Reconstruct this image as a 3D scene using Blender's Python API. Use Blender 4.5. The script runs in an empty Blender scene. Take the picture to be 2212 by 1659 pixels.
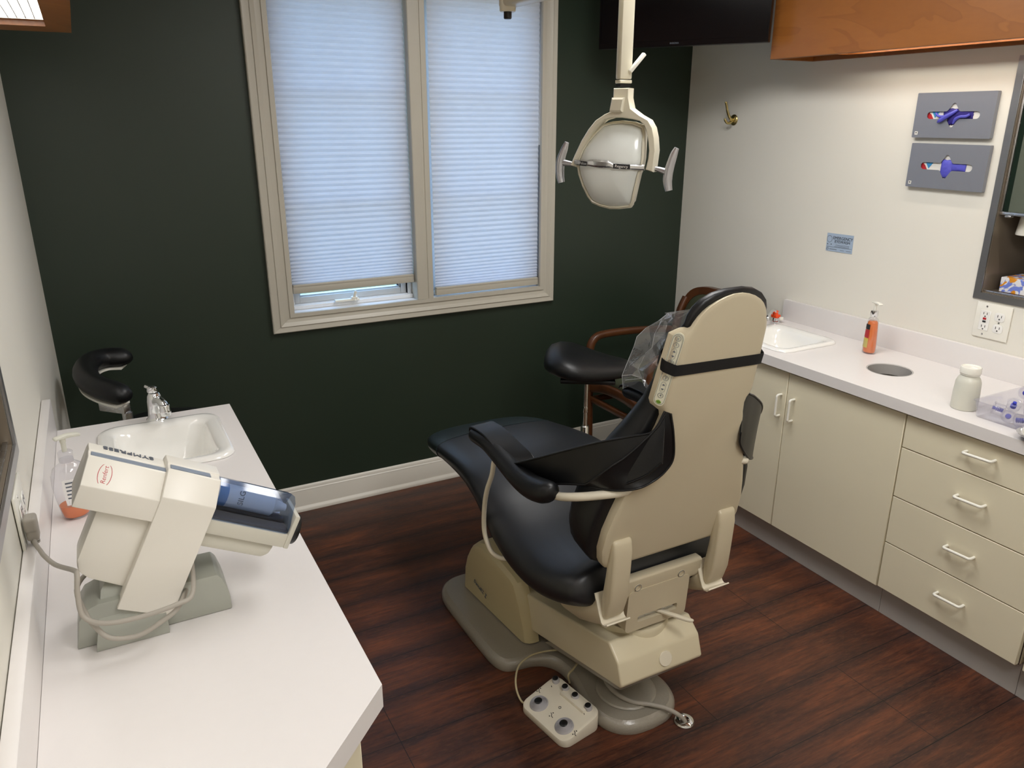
import bpy, bmesh, math, random
from mathutils import Vector, Matrix
from math import sin, cos, pi, radians, sqrt
random.seed(7)
S = 1.15                       # everything below is measured in room units, scaled to metres at the end
SC = bpy.context.scene
COL = SC.collection
WL = {}                        # world origin of every object (before scaling)

# ------------------------------------------------------------------ materials
def srgb(r, g, b):
    f = lambda c: (c / 255 / 12.92) if c / 255 <= .04045 else ((c / 255 + .055) / 1.055) ** 2.4
    return (f(r), f(g), f(b), 1)

def coords(nt, scale=(1, 1, 1), loc=(0, 0, 0)):
    tc = nt.nodes.new('ShaderNodeTexCoord')
    mp = nt.nodes.new('ShaderNodeMapping')
    mp.inputs['Scale'].default_value = [s / S for s in scale]
    mp.inputs['Location'].default_value = loc
    nt.links.new(tc.outputs['Object'], mp.inputs['Vector'])
    return mp.outputs['Vector']

def mix(nt, fac, a, b, mode='MIX'):
    m = nt.nodes.new('ShaderNodeMix'); m.data_type = 'RGBA'; m.blend_type = mode
    for sock, v in ((m.inputs[0], fac), (m.inputs[6], a), (m.inputs[7], b)):
        if hasattr(v, 'is_linked') or isinstance(v, bpy.types.NodeSocket): nt.links.new(v, sock)
        else: sock.default_value = v
    return m.outputs[2]

def noise(nt, vec, scale, detail=4, rough=.5, dist=0):
    n = nt.nodes.new('ShaderNodeTexNoise'); n.inputs['Scale'].default_value = scale
    n.inputs['Detail'].default_value = detail; n.inputs['Roughness'].default_value = rough
    n.inputs['Distortion'].default_value = dist
    nt.links.new(vec, n.inputs['Vector']); return n.outputs['Fac']

def ramp(nt, fac, stops):
    r = nt.nodes.new('ShaderNodeValToRGB'); e = r.color_ramp.elements
    while len(e) < len(stops): e.new(.5)
    for i, (p, c) in enumerate(stops):
        e[i].position = p; e[i].color = c if len(c) == 4 else (*c, 1)
    nt.links.new(fac, r.inputs[0]); return r.outputs[0]

def math_(nt, op, a, b=None):
    m = nt.nodes.new('ShaderNodeMath'); m.operation = op
    for sock, v in ((m.inputs[0], a), (m.inputs[1], b)):
        if v is None: continue
        if isinstance(v, bpy.types.NodeSocket): nt.links.new(v, sock)
        else: sock.default_value = v
    return m.outputs[0]

def base_mat(name):
    m = bpy.data.materials.new(name); m.use_nodes = True
    nt = m.node_tree; b = nt.nodes['Principled BSDF']
    return m, nt, b

def pm(name, col, rough=.5, metal=0, var=.06, vs=30, bump=0, bs=200, coat=0, spec=.5, ior=1.5, stretch=(1, 1, 1), trans=0, alpha=1, sheen=0):
    m, nt, b = base_mat(name)
    v = coords(nt, stretch)
    n = noise(nt, v, vs)
    lo = tuple(c * (1 - var) for c in col[:3]) + (1,); hi = tuple(min(1, c * (1 + var)) for c in col[:3]) + (1,)
    nt.links.new(mix(nt, n, lo, hi), b.inputs['Base Color'])
    b.inputs['Roughness'].default_value = rough; b.inputs['Metallic'].default_value = metal
    b.inputs['Specular IOR Level'].default_value = spec; b.inputs['IOR'].default_value = ior
    b.inputs['Coat Weight'].default_value = coat; b.inputs['Coat Roughness'].default_value = .1
    b.inputs['Transmission Weight'].default_value = trans; b.inputs['Alpha'].default_value = alpha
    b.inputs['Sheen Weight'].default_value = sheen
    if bump:
        n2 = noise(nt, v, bs, 3)
        bp = nt.nodes.new('ShaderNodeBump'); bp.inputs['Strength'].default_value = bump; bp.inputs['Distance'].default_value = .002
        nt.links.new(n2, bp.inputs['Height']); nt.links.new(bp.outputs[0], b.inputs['Normal'])
    return m

def emit_mat(name, col, strength):
    m, nt, b = base_mat(name)
    nt.nodes.remove(b)
    e = nt.nodes.new('ShaderNodeEmission'); e.inputs['Strength'].default_value = strength
    v = coords(nt); n = noise(nt, v, 8)
    nt.links.new(mix(nt, n, tuple(c * .97 for c in col[:3]) + (1,), col), e.inputs['Color'])
    nt.links.new(e.outputs[0], nt.nodes['Material Output'].inputs[0]); return m

def clear_mat(name, tint, gloss=.12, rough=.03, bump=0, bs=40, milky=0, milk=(1, 1, 1, 1)):
    """thin clear sheet: transparent with a fresnel gloss, optionally a little milky"""
    m, nt, b = base_mat(name); nt.nodes.remove(b)
    t = nt.nodes.new('ShaderNodeBsdfTransparent'); g = nt.nodes.new('ShaderNodeBsdfGlossy'); g.inputs['Roughness'].default_value = rough
    fr = nt.nodes.new('ShaderNodeLayerWeight'); fr.inputs['Blend'].default_value = .5
    v = coords(nt); n = noise(nt, v, 12)
    nt.links.new(mix(nt, n, tuple(c * .97 for c in tint[:3]) + (1,), tint), t.inputs['Color'])
    ms = nt.nodes.new('ShaderNodeMixShader')
    nt.links.new(math_(nt, 'ADD', math_(nt, 'MULTIPLY', math_(nt, 'POWER', fr.outputs['Facing'], 4.0), .7), gloss * .6), ms.inputs[0])
    src = t.outputs[0]
    if milky:
        d = nt.nodes.new('ShaderNodeBsdfDiffuse'); d.inputs['Color'].default_value = milk
        tl = nt.nodes.new('ShaderNodeBsdfTranslucent'); tl.inputs['Color'].default_value = milk
        a = nt.nodes.new('ShaderNodeMixShader'); a.inputs[0].default_value = .5
        nt.links.new(d.outputs[0], a.inputs[1]); nt.links.new(tl.outputs[0], a.inputs[2])
        q = nt.nodes.new('ShaderNodeMixShader'); q.inputs[0].default_value = milky
        nt.links.new(t.outputs[0], q.inputs[1]); nt.links.new(a.outputs[0], q.inputs[2]); src = q.outputs[0]
    nt.links.new(src, ms.inputs[1]); nt.links.new(g.outputs[0], ms.inputs[2])
    if bump:
        bp = nt.nodes.new('ShaderNodeBump'); bp.inputs['Strength'].default_value = bump; bp.inputs['Distance'].default_value = .01
        nt.links.new(noise(nt, v, bs, 3), bp.inputs['Height'])
        nt.links.new(bp.outputs[0], g.inputs['Normal']); nt.links.new(bp.outputs[0], fr.inputs['Normal'])
    nt.links.new(ms.outputs[0], nt.nodes['Material Output'].inputs[0]); return m

def floor_mat():
    m, nt, b = base_mat('dark_wood_plank')
    RW, Y0 = .1655, -1.575
    v = coords(nt, (1, 1, 1), (0.55, -Y0 / 1 + RW * 40, 0))
    br = nt.nodes.new('ShaderNodeTexBrick'); br.offset = .37; br.offset_frequency = 3; br.squash = 1
    br.inputs['Scale'].default_value = 1; br.inputs['Brick Width'].default_value = 1.25; br.inputs['Row Height'].default_value = RW
    br.inputs['Mortar Size'].default_value = .0011; br.inputs['Mortar Smooth'].default_value = .2
    br.inputs['Color1'].default_value = (0, 0, 0, 1); br.inputs['Color2'].default_value = (1, 1, 1, 1)
    nt.links.new(v, br.inputs['Vector'])
    plank = br.outputs['Color']
    sep = nt.nodes.new('ShaderNodeSeparateXYZ'); nt.links.new(v, sep.inputs[0])
    # grain, stretched along the plank
    gv = coords(nt, (1.6, 24, 1)); streak = noise(nt, gv, 3.2, 8, .65, .6)
    bv = coords(nt, (1.1, 3.2, 1)); blot = noise(nt, bv, 2.6, 5, .6, .4)
    fv = coords(nt, (8, 90, 1)); fine = noise(nt, fv, 4, 4, .6)
    fr = math_(nt, 'FRACT', math_(nt, 'DIVIDE', sep.outputs[1], RW))
    ed = math_(nt, 'MULTIPLY', math_(nt, 'ABSOLUTE', math_(nt, 'SUBTRACT', fr, .5)), 2)     # 0 mid, 1 edge
    edn = math_(nt, 'ADD', ed, math_(nt, 'MULTIPLY', math_(nt, 'SUBTRACT', blot, .5), 2.2))
    burn = ramp(nt, edn, [(.55, (0, 0, 0)), (1.0, (1, 1, 1))])
    c0 = mix(nt, plank, srgb(62, 33, 26), srgb(90, 52, 34))
    c1 = mix(nt, ramp(nt, streak, [(.36, (0, 0, 0)), (.74, (1, 1, 1))]), c0, srgb(132, 74, 44))
    c2 = mix(nt, ramp(nt, blot, [(.38, (0, 0, 0)), (.62, (1, 1, 1))]), mix(nt, .75, c1, srgb(40, 27, 26)), c1)
    c3 = mix(nt, math_(nt, 'MULTIPLY', burn, .72), c2, srgb(36, 27, 28))
    spk = noise(nt, coords(nt, (2, 7, 1)), 16, 6, .72)
    c3 = mix(nt, ramp(nt, spk, [(.5, (0, 0, 0)), (.68, (.5, .5, .5))]), c3, srgb(104, 66, 44))
    c4 = mix(nt, ramp(nt, fine, [(.48, (0, 0, 0)), (.72, (.42, .42, .42))]), c3, srgb(30, 21, 21))
    c5 = mix(nt, br.outputs['Fac'], c4, srgb(18, 13, 12))
    nt.links.new(c5, b.inputs['Base Color'])
    nt.links.new(ramp(nt, streak, [(.2, (.34, .34, .34)), (.8, (.52, .52, .52))]), b.inputs['Roughness'])
    b.inputs['Specular IOR Level'].default_value = .45
    bp = nt.nodes.new('ShaderNodeBump'); bp.inputs['Strength'].default_value = .25; bp.inputs['Distance'].default_value = .002
    h = math_(nt, 'SUBTRACT', fine, math_(nt, 'MULTIPLY', br.outputs['Fac'], 2))
    nt.links.new(h, bp.inputs['Height']); nt.links.new(bp.outputs[0], b.inputs['Normal'])
    return m

def wood_mat(name, c_dark, c_mid, c_light, stretch, rough=.38, scale=2.2, coat=.15):
    m, nt, b = base_mat(name)
    v = coords(nt, stretch)
    n1 = noise(nt, v, scale, 3, .5, 2.2)
    ring = math_(nt, 'FRACT', math_(nt, 'MULTIPLY', n1, 7))
    band = ramp(nt, ring, [(0, (0, 0, 0)), (.75, (.5, .5, .5)), (.95, (1, 1, 1)), (1, (.15, .15, .15))])
    n2 = noise(nt, v, scale * 26, 4, .6)
    c = mix(nt, ramp(nt, n1, [(.3, (0, 0, 0)), (.7, (1, 1, 1))]), c_mid, c_light)
    c = mix(nt, math_(nt, 'MULTIPLY', band, .35), c, c_dark)
    c = mix(nt, math_(nt, 'MULTIPLY', n2, .3), c, c_dark)
    nt.links.new(c, b.inputs['Base Color']); b.inputs['Roughness'].default_value = rough
    b.inputs['Coat Weight'].default_value = coat; return m

def steel_mat(name, col, rough=.3, stretch=(1, 1, 60)):
    m, nt, b = base_mat(name)
    v = coords(nt, stretch); n = noise(nt, v, 20, 4)
    nt.links.new(mix(nt, n, tuple(c * .86 for c in col[:3]) + (1,), col), b.inputs['Base Color'])
    b.inputs['Metallic'].default_value = 1
    nt.links.new(math_(nt, 'ADD', math_(nt, 'MULTIPLY', n, .12), rough - .06), b.inputs['Roughness'])
    return m

def floral_mat():
    m, nt, b = base_mat('floral_carton')
    v = coords(nt, (1, 1, 1)); n = noise(nt, v, 26, 2, .5, 1.2)
    n2 = noise(nt, coords(nt, (1, 1, 1), (3, 1, 2)), 30, 1, .5, .8)
    c = mix(nt, ramp(nt, n, [(.52, (0, 0, 0)), (.55, (1, 1, 1))]), srgb(236, 236, 240), srgb(120, 140, 226))
    c = mix(nt, ramp(nt, n2, [(.58, (0, 0, 0)), (.60, (1, 1, 1))]), c, srgb(226, 150, 40))
    nt.links.new(c, b.inputs['Base Color']); b.inputs['Roughness'].default_value = .5; return m

def blind_mat():
    m, nt, b = base_mat('cellular_fabric'); nt.nodes.remove(b)
    v = coords(nt, (1, 1, 8)); n = noise(nt, v, 22, 4, .6)
    col = mix(nt, n, srgb(222, 225, 232), srgb(240, 241, 245))
    d = nt.nodes.new('ShaderNodeBsdfDiffuse'); t = nt.nodes.new('ShaderNodeBsdfTranslucent')
    nt.links.new(col, d.inputs[0]); nt.links.new(col, t.inputs[0])
    ms = nt.nodes.new('ShaderNodeMixShader'); ms.inputs[0].default_value = .5
    nt.links.new(d.outputs[0], ms.inputs[1]); nt.links.new(t.outputs[0], ms.inputs[2])
    nt.links.new(ms.outputs[0], nt.nodes['Material Output'].inputs[0]); return m

M = {}
M['floor'] = floor_mat()
M['green'] = pm('dark_green_wall_paint', srgb(40, 52, 41), .42, var=.04, vs=6, bump=.06, bs=300, spec=.45)
M['cream_wall'] = pm('cream_wall_paint', srgb(229, 226, 216), .6, var=.015, vs=5, bump=.05, bs=260, spec=.3)
M['ceiling'] = pm('ceiling_white', srgb(225, 222, 214), .8, var=.03, vs=40, bump=.2, bs=120)
M['trim'] = pm('white_trim_paint', srgb(226, 222, 212), .38, var=.015, vs=8, spec=.5)
M['casing'] = pm('white_trim_paint_dimmed', srgb(188, 183, 170), .38, var=.015, vs=8, spec=.5)  # white trim paint, darkened to carry the dimmer light on the casing
M['sash'] = pm('white_vinyl', srgb(232, 234, 236), .35, var=.01, vs=8)
M['laminate'] = pm('white_laminate', srgb(228, 224, 222), .34, var=.012, vs=60, spec=.4)
M['cab'] = pm('cream_laminate_cabinet', srgb(230, 222, 196), .42, var=.012, vs=12, spec=.4)
M['kick'] = pm('grey_toe_kick', srgb(176, 172, 168), .5, var=.03, vs=20)
M['gap'] = pm('cabinet_gap_shade', srgb(60, 40, 34), .7)  # dark tone painting the shade in gaps between cabinet fronts
M['handle'] = pm('white_plastic_handle', srgb(238, 236, 226), .25, var=.01)
M['cer'] = pm('white_ceramic', srgb(240, 239, 235), .12, var=.01, coat=.6)
M['chrome'] = steel_mat('polished_chrome', (.86, .87, .88, 1), .09, (1, 1, 1))
M['steel'] = steel_mat('brushed_stainless', (.50, .50, .51, 1), .34)
M['steel_in'] = pm('brown_stainless_recess', srgb(146, 134, 118), .34, metal=.45, var=.04, stretch=(1, 1, 40))
M['alu'] = steel_mat('satin_aluminium', (.74, .74, .75, 1), .27, (1, 1, 1))
M['grip'] = pm('satin_grey_metal', srgb(190, 190, 194), .34, metal=.9, var=.01)
M['ring_grey'] = pm('pale_grey_rubber', srgb(176, 174, 178), .4, var=.02)
M['brass'] = steel_mat('satin_brass', (.62, .50, .22, 1), .28, (1, 1, 1))
M['glove_plate'] = pm('grey_enamel_plate', srgb(138, 141, 150), .38, metal=.35, var=.02, vs=60)
M['card'] = pm('white_card', srgb(226, 224, 218), .6)
M['nitrile'] = pm('violet_nitrile', srgb(84, 84, 190), .45, var=.12, vs=40)
M['nitrile_dark'] = pm('deep_blue_nitrile', srgb(46, 36, 120), .5, var=.12, vs=40)
M['red'] = pm('red_print', srgb(176, 36, 44), .5)
M['blueprint'] = pm('blue_print', srgb(58, 142, 198), .5)
M['ink'] = pm('black_ink', srgb(26, 26, 30), .6)
M['greyink'] = pm('grey_ink', srgb(96, 102, 112), .6)
M['sign'] = pm('pale_blue_sign', srgb(166, 184, 206), .4, var=.02)
M['black'] = pm('black_plastic', srgb(18, 18, 19), .35, var=.05)
M['gloss'] = pm('black_gloss_screen', srgb(7, 7, 9), .16, var=.02, spec=.3)
M['leather'] = pm('black_vinyl_upholstery', srgb(17, 18, 20), .40, var=.08, vs=60, bump=.10, bs=420, spec=.42)
M['seat_vinyl'] = pm('blue_black_vinyl', srgb(23, 25, 29), .40, var=.06, vs=60, bump=.08, bs=420, spec=.6)
M['film'] = pm('teal_vinyl_film', srgb(26, 36, 40), .3, var=.06, vs=30, bump=.12, bs=30, spec=.6)
M['strap'] = pm('black_elastic', srgb(10, 10, 11), .8, var=.1, vs=300)
M['beige'] = pm('beige_moulded_plastic', srgb(202, 191, 165), .33, var=.012, vs=14, bump=.05, bs=600, spec=.45)
M['cream'] = pm('cream_chair_plastic', srgb(214, 204, 176), .3, var=.012, vs=14, spec=.5, coat=.12)
M['ivory'] = pm('ivory_box_plastic', srgb(222, 215, 198), .34, var=.012, vs=14, spec=.45)
M['khaki'] = pm('khaki_pod_plastic', srgb(196, 184, 146), .32, var=.012, vs=14, spec=.5)
M['hammered'] = pm('grey_hammered_paint', srgb(150, 144, 132), .28, var=.05, vs=160, bump=.35, bs=180, spec=.6, coat=.2)
M['tube'] = pm('ivory_enamel', srgb(226, 219, 200), .22, var=.01, coat=.3)
M['pad'] = pm('ivory_touchpad', srgb(228, 226, 204), .35, var=.01)
M['lime'] = pm('green_label', srgb(128, 170, 60), .5, var=.3, vs=300)
M['lamp_white'] = pm('lamp_ivory', srgb(216, 210, 190), .28, var=.01, coat=.2)
M['lamp_shield'] = pm('lamp_white_shield', srgb(226, 230, 226), .22, var=.01, coat=.5)
M['mix_white'] = pm('device_white', srgb(228, 224, 214), .34, var=.01)
M['mix_grey'] = pm('device_grey_green', srgb(158, 160, 150), .4, var=.015)
M['mix_pale'] = pm('device_pale_grey', srgb(200, 197, 184), .36, var=.012)
M['mix_blue'] = pm('slate_strip', srgb(128, 138, 152), .35, var=.03)
M['cord'] = pm('grey_cord', srgb(164, 158, 148), .5, var=.03)
M['cord_tan'] = pm('tan_cord', srgb(188, 176, 140), .5, var=.15, vs=120)
M['smoke'] = clear_mat('blue_smoked_cover', srgb(172, 188, 214), .10, .06)
M['bed'] = pm('dark_grey_bed', srgb(70, 72, 78), .5)
M['clear'] = clear_mat('clear_plastic', (.97, .97, .99, 1), .10, .05, milky=.08)
M['clear2'] = clear_mat('clear_styrene', (.97, .97, .99, 1), .10, .06, milky=.06, milk=srgb(225, 225, 245))
M['bag'] = clear_mat('crinkled_plastic_film', (.93, .94, .96, 1), .22, .07, bump=.5, bs=30, milky=.10)
M['crease'] = clear_mat('film_crease_glint', (.9, .92, .95, 1), .3, .1, milky=.45)
M['pane'] = clear_mat('window_glass', (.97, .98, .98, 1), .06, .01)
M['soap'] = pm('orange_soap', srgb(248, 122, 22), .08, var=.08, vs=20, trans=.2, coat=.5)
M['soap2'] = clear_mat('pale_orange_soap_bottle', srgb(250, 222, 200), .1, .05, milky=.12, milk=srgb(250, 190, 150))
M['orange'] = pm('orange_plastic', srgb(240, 78, 24), .3)
M['jar'] = pm('frosted_white_plastic', srgb(226, 225, 212), .35, var=.01, trans=.12)
M['blue'] = pm('royal_blue_bristle', srgb(44, 56, 180), .5)
M['paper'] = pm('paper_liner', srgb(244, 242, 240), .7)
M['olive'] = pm('olive_upholstery', srgb(58, 62, 40), .8, var=.15, vs=220, bump=.3, bs=500)
M['maple'] = wood_mat('orange_maple', srgb(116, 66, 26), srgb(150, 92, 40), srgb(164, 104, 48), (1, .45, 1.6))
M['walnut'] = wood_mat('armchair_wood', srgb(44, 22, 10), srgb(80, 44, 20), srgb(104, 60, 28), (1, 1, 1), .35)
M['diffuser'] = emit_mat('ribbed_lamp_diffuser', (1.0, .97, .92, 1), 3.2)
M['tube_light'] = emit_mat('lamp_tube_glow', (1.0, .94, .82, 1), 15)
M['troffer'] = emit_mat('ceiling_lamp_diffuser', (1.0, .985, .965, 1), 8.6)
M['blind'] = blind_mat()
M['grass'] = pm('grass', srgb(96, 92, 40), .9, var=.6, vs=30)
M['hedge'] = pm('hedge_leaves', srgb(70, 104, 60), .9, var=.6, vs=14)
M['mirror'] = pm('grey_green_glass_reflection', srgb(112, 120, 108), .12, metal=.4, var=.03)
M['pane_dark'] = pm('dark_green_glass_reflection', srgb(24, 38, 30), .12, var=.03)
M['floral'] = floral_mat()
M['yellow'] = pm('yellow_tape', srgb(206, 186, 80), .5)

# ------------------------------------------------------------------ mesh building
class MB:
    def __init__(s): s.bm = bmesh.new()
    def merge(s, tb, mat=None):
        if mat is not None: bmesh.ops.transform(tb, matrix=mat, verts=tb.verts)
        me = bpy.data.meshes.new('tmp'); tb.to_mesh(me); tb.free()
        s.bm.from_mesh(me); bpy.data.meshes.remove(me); return s
    def box(s, x0, x1, y0, y1, z0, z1, bev=0, seg=2, mat=None):
        tb = bmesh.new(); bmesh.ops.create_cube(tb, size=1)
        for v in tb.verts:
            v.co = Vector(((x0 + x1) / 2 + v.co.x * (x1 - x0), (y0 + y1) / 2 + v.co.y * (y1 - y0), (z0 + z1) / 2 + v.co.z * (z1 - z0)))
        if bev: bmesh.ops.bevel(tb, geom=tb.edges[:], offset=bev, segments=seg, profile=.5, affect='EDGES')
        return s.merge(tb, mat)
    def prism(s, poly, axis, a0, a1, bev=0, seg=2, mat=None, ang=20):
        tb = bmesh.new()
        def mk(p, a):
            return Vector((a, p[0], p[1])) if axis == 'x' else Vector((p[0], a, p[1])) if axis == 'y' else Vector((p[0], p[1], a))
        lo = [tb.verts.new(mk(p, a0)) for p in poly]; hi = [tb.verts.new(mk(p, a1)) for p in poly]
        n = len(poly); tb.faces.new(lo); tb.faces.new(hi)
        for i in range(n): tb.faces.new((lo[i], lo[(i + 1) % n], hi[(i + 1) % n], hi[i]))
        bmesh.ops.recalc_face_normals(tb, faces=tb.faces[:])
        if bev:
            es = [e for e in tb.edges if e.calc_face_angle(0) > radians(ang)]
            bmesh.ops.bevel(tb, geom=es, offset=bev, segments=seg, profile=.5, affect='EDGES', clamp_overlap=True)
        return s.merge(tb, mat)
    def plate(s, outer, holes, z0, z1, mat=None):
        """flat plate in xy with holes, from z0 to z1"""
        tb = bmesh.new(); loops = []
        for lp in [outer] + holes:
            vs = [tb.verts.new((p[0], p[1], z1)) for p in lp]
            es = [tb.edges.new((vs[i], vs[(i + 1) % len(vs)])) for i in range(len(vs))]
            loops.append((vs, es))
        bmesh.ops.triangle_fill(tb, use_beauty=True, use_dissolve=False, edges=[e for l in loops for e in l[1]])
        top = tb.faces[:]
        r = bmesh.ops.extrude_face_region(tb, geom=top)
        for g in r['geom']:
            if isinstance(g, bmesh.types.BMVert): g.co.z = z0
        bmesh.ops.recalc_face_normals(tb, faces=tb.faces[:])
        return s.merge(tb, mat)
    def loft(s, rings, cap0=True, cap1=True, closed=True, mat=None):
        tb = bmesh.new(); R = [[tb.verts.new(p) for p in r] for r in rings]; n = len(R[0])
        for a, b in zip(R, R[1:]):
            for i in range(n if closed else n - 1):
                q = (a[i], a[(i + 1) % n], b[(i + 1) % n], b[i])
                tb.faces.new(q)
        if cap0: tb.faces.new(R[0])
        if cap1: tb.faces.new(R[-1])
        bmesh.ops.recalc_face_normals(tb, faces=tb.faces[:])
        return s.merge(tb, mat)
    def tube(s, pts, r, n=12, cap=True, smooth=0, closed=False, mat=None):
        P = [Vector(p) for p in pts]
        rr = list(r) if isinstance(r, (list, tuple)) else [r] * len(P)
        if smooth: P, rr = spline(P, rr, smooth, closed)
        rings = []; prev = None
        m = len(P)
        for i in range(m):
            if closed: t = P[(i + 1) % m] - P[i - 1]
            else: t = P[min(i + 1, m - 1)] - P[max(i - 1, 0)]
            t.normalize()
            if prev is None:
                up = Vector((0, 0, 1)) if abs(t.z) < .9 else Vector((0, 1, 0))
                a = t.cross(up).normalized()
            else:
                a = (prev - t * prev.dot(t)).normalized()
            prev = a; b = t.cross(a)
            rings.append([P[i] + (a * cos(k * 2 * pi / n) + b * sin(k * 2 * pi / n)) * rr[i] for k in range(n)])
        if closed: rings.append(rings[0]); cap = False
        return s.loft(rings, cap, cap, mat=mat)
    def lathe(s, prof, c=(0, 0, 0), n=32, mat=None, sx=1, sy=1, caps=True):
        rings = [[Vector((c[0] + r * sx * cos(k * 2 * pi / n), c[1] + r * sy * sin(k * 2 * pi / n), c[2] + z)) for k in range(n)] for r, z in prof]
        return s.loft(rings, caps and prof[0][0] > 1e-6, caps and prof[-1][0] > 1e-6, mat=mat)
    def sheet(s, rows, th=0, mat=None, off=-1):
        tb = bmesh.new(); R = [[tb.verts.new(p) for p in r] for r in rows]
        for a, b in zip(R, R[1:]):
            for i in range(len(a) - 1): tb.faces.new((a[i], a[i + 1], b[i + 1], b[i]))
        if th:
            bmesh.ops.recalc_face_normals(tb, faces=tb.faces[:])
            bmesh.ops.solidify(tb, geom=tb.faces[:], thickness=th)
        return s.merge(tb, mat)
    def text(s, body, size, mat, extrude=.0003, align='CENTER', shear=0):
        cu = bpy.data.curves.new('txt', 'FONT'); cu.body = body; cu.size = size; cu.extrude = extrude
        cu.align_x = align; cu.align_y = 'CENTER'; cu.shear = shear
        ob = bpy.data.objects.new('txt', cu); me = bpy.data.meshes.new_from_object(ob)
        tb = bmesh.new(); tb.from_mesh(me); bpy.data.meshes.remove(me); bpy.data.objects.remove(ob); bpy.data.curves.remove(cu)
        return s.merge(tb, mat)
    def build(s, name, mat, parent=None, origin=None, ang=38, smooth=True, subsurf=0):
        bm = s.bm
        bmesh.ops.remove_doubles(bm, verts=bm.verts[:], dist=1e-6)
        bm.normal_update()
        for f in bm.faces: f.smooth = smooth
        if smooth:
            for e in bm.edges:
                if len(e.link_faces) == 2 and e.calc_face_angle(0) > radians(ang): e.smooth = False
        if parent is not None: o0 = WL[parent]
        elif origin is not None: o0 = Vector(origin)
        else:
            xs = [v.co for v in bm.verts]
            o0 = Vector(((min(v.x for v in xs) + max(v.x for v in xs)) / 2, (min(v.y for v in xs) + max(v.y for v in xs)) / 2, min(v.z for v in xs)))
        bmesh.ops.translate(bm, verts=bm.verts[:], vec=-o0)
        me = bpy.data.meshes.new(name); bm.to_mesh(me); bm.free()
        ob = bpy.data.objects.new(name, me); COL.objects.link(ob); me.materials.append(M[mat] if isinstance(mat, str) else mat)
        if parent is not None: ob.parent = parent
        else: ob.location = o0
        WL[ob] = Vector(o0)
        if subsurf:
            md = ob.modifiers.new('sub', 'SUBSURF'); md.levels = subsurf; md.render_levels = subsurf
        return ob

def spline(P, rr, k, closed=False):
    out, ro = [], []; m = len(P)
    rng = range(m if closed else m - 1)
    for i in rng:
        p0 = P[i - 1] if (i > 0 or closed) else P[0] * 2 - P[1]
        p1 = P[i]; p2 = P[(i + 1) % m]
        p3 = P[(i + 2) % m] if (i + 2 < m or closed) else P[-1] * 2 - P[-2]
        for j in range(k):
            t = j / k
            out.append(.5 * ((2 * p1) + (p2 - p0) * t + (2 * p0 - 5 * p1 + 4 * p2 - p3) * t * t + (3 * p1 - p0 - 3 * p2 + p3) * t ** 3))
            ro.append(rr[i] * (1 - t) + rr[(i + 1) % m] * t)
    if not closed: out.append(P[-1]); ro.append(rr[-1])
    return out, ro

def smooth_pts(pts, k): return spline([Vector(p) for p in pts], [1] * len(pts), k)[0]

def thing(name, label, cat, loc, group=None, kind=None):
    o = bpy.data.objects.new(name, None); COL.objects.link(o); o.location = loc; o.empty_display_size = .05
    WL[o] = Vector(loc); return tag(o, label, cat, group, kind)
def tag(o, label=None, cat=None, group=None, kind=None):
    if label: o['label'] = label
    if cat: o['category'] = cat
    if group: o['group'] = group
    if kind: o['kind'] = kind
    return o
def lab(o, l): o['label'] = l; return o
def dup(root, loc, rz=0, label=None):
    r = root.copy(); COL.objects.link(r); r.location = loc; r.rotation_euler = (0, 0, rz)
    WL[r] = Vector(loc)
    if label: r['label'] = label
    for ch in list(root.children):
        c = ch.copy(); COL.objects.link(c); c.parent = r; WL[c] = Vector(loc)
        for g in ch.children:
            d = g.copy(); COL.objects.link(d); d.parent = c; WL[d] = Vector(loc)
    return r
def frame(o, x, y, z):
    m = Matrix.Identity(4)
    for i, a in enumerate((x, y, z)):
        for j in range(3): m[j][i] = a[j]
    m.translation = Vector(o); return m
def circle(cx, cy, r, n=40, r2=None): return [(cx + r * cos(k * 2 * pi / n), cy + (r2 or r) * sin(k * 2 * pi / n)) for k in range(n)]
def rrect(x0, x1, y0, y1, r, n=6):
    out = []
    for cx, cy, a in ((x1 - r, y1 - r, 0), (x0 + r, y1 - r, 90), (x0 + r, y0 + r, 180), (x1 - r, y0 + r, 270)):
        for k in range(n + 1):
            t = radians(a + 90 * k / n); out.append((cx + r * cos(t), cy + r * sin(t)))
    return out
def inset(poly, d):
    """offset a ccw polygon inwards"""
    n = len(poly); out = []
    for i in range(n):
        a, b, c = Vector(poly[i - 1]), Vector(poly[i]), Vector(poly[(i + 1) % n])
        e1 = (b - a).normalized() if (b - a).length > 1e-9 else Vector((0, 0)); e2 = (c - b).normalized() if (c - b).length > 1e-9 else Vector((0, 0))
        n1 = Vector((-e1.y, e1.x)); n2 = Vector((-e2.y, e2.x)); nn = n1 + n2
        if nn.length < 1e-6: nn = n1
        nn.normalize(); k = max(.5, nn.dot(n1))
        out.append(tuple(b + nn * (d / k)))
    return out

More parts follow.
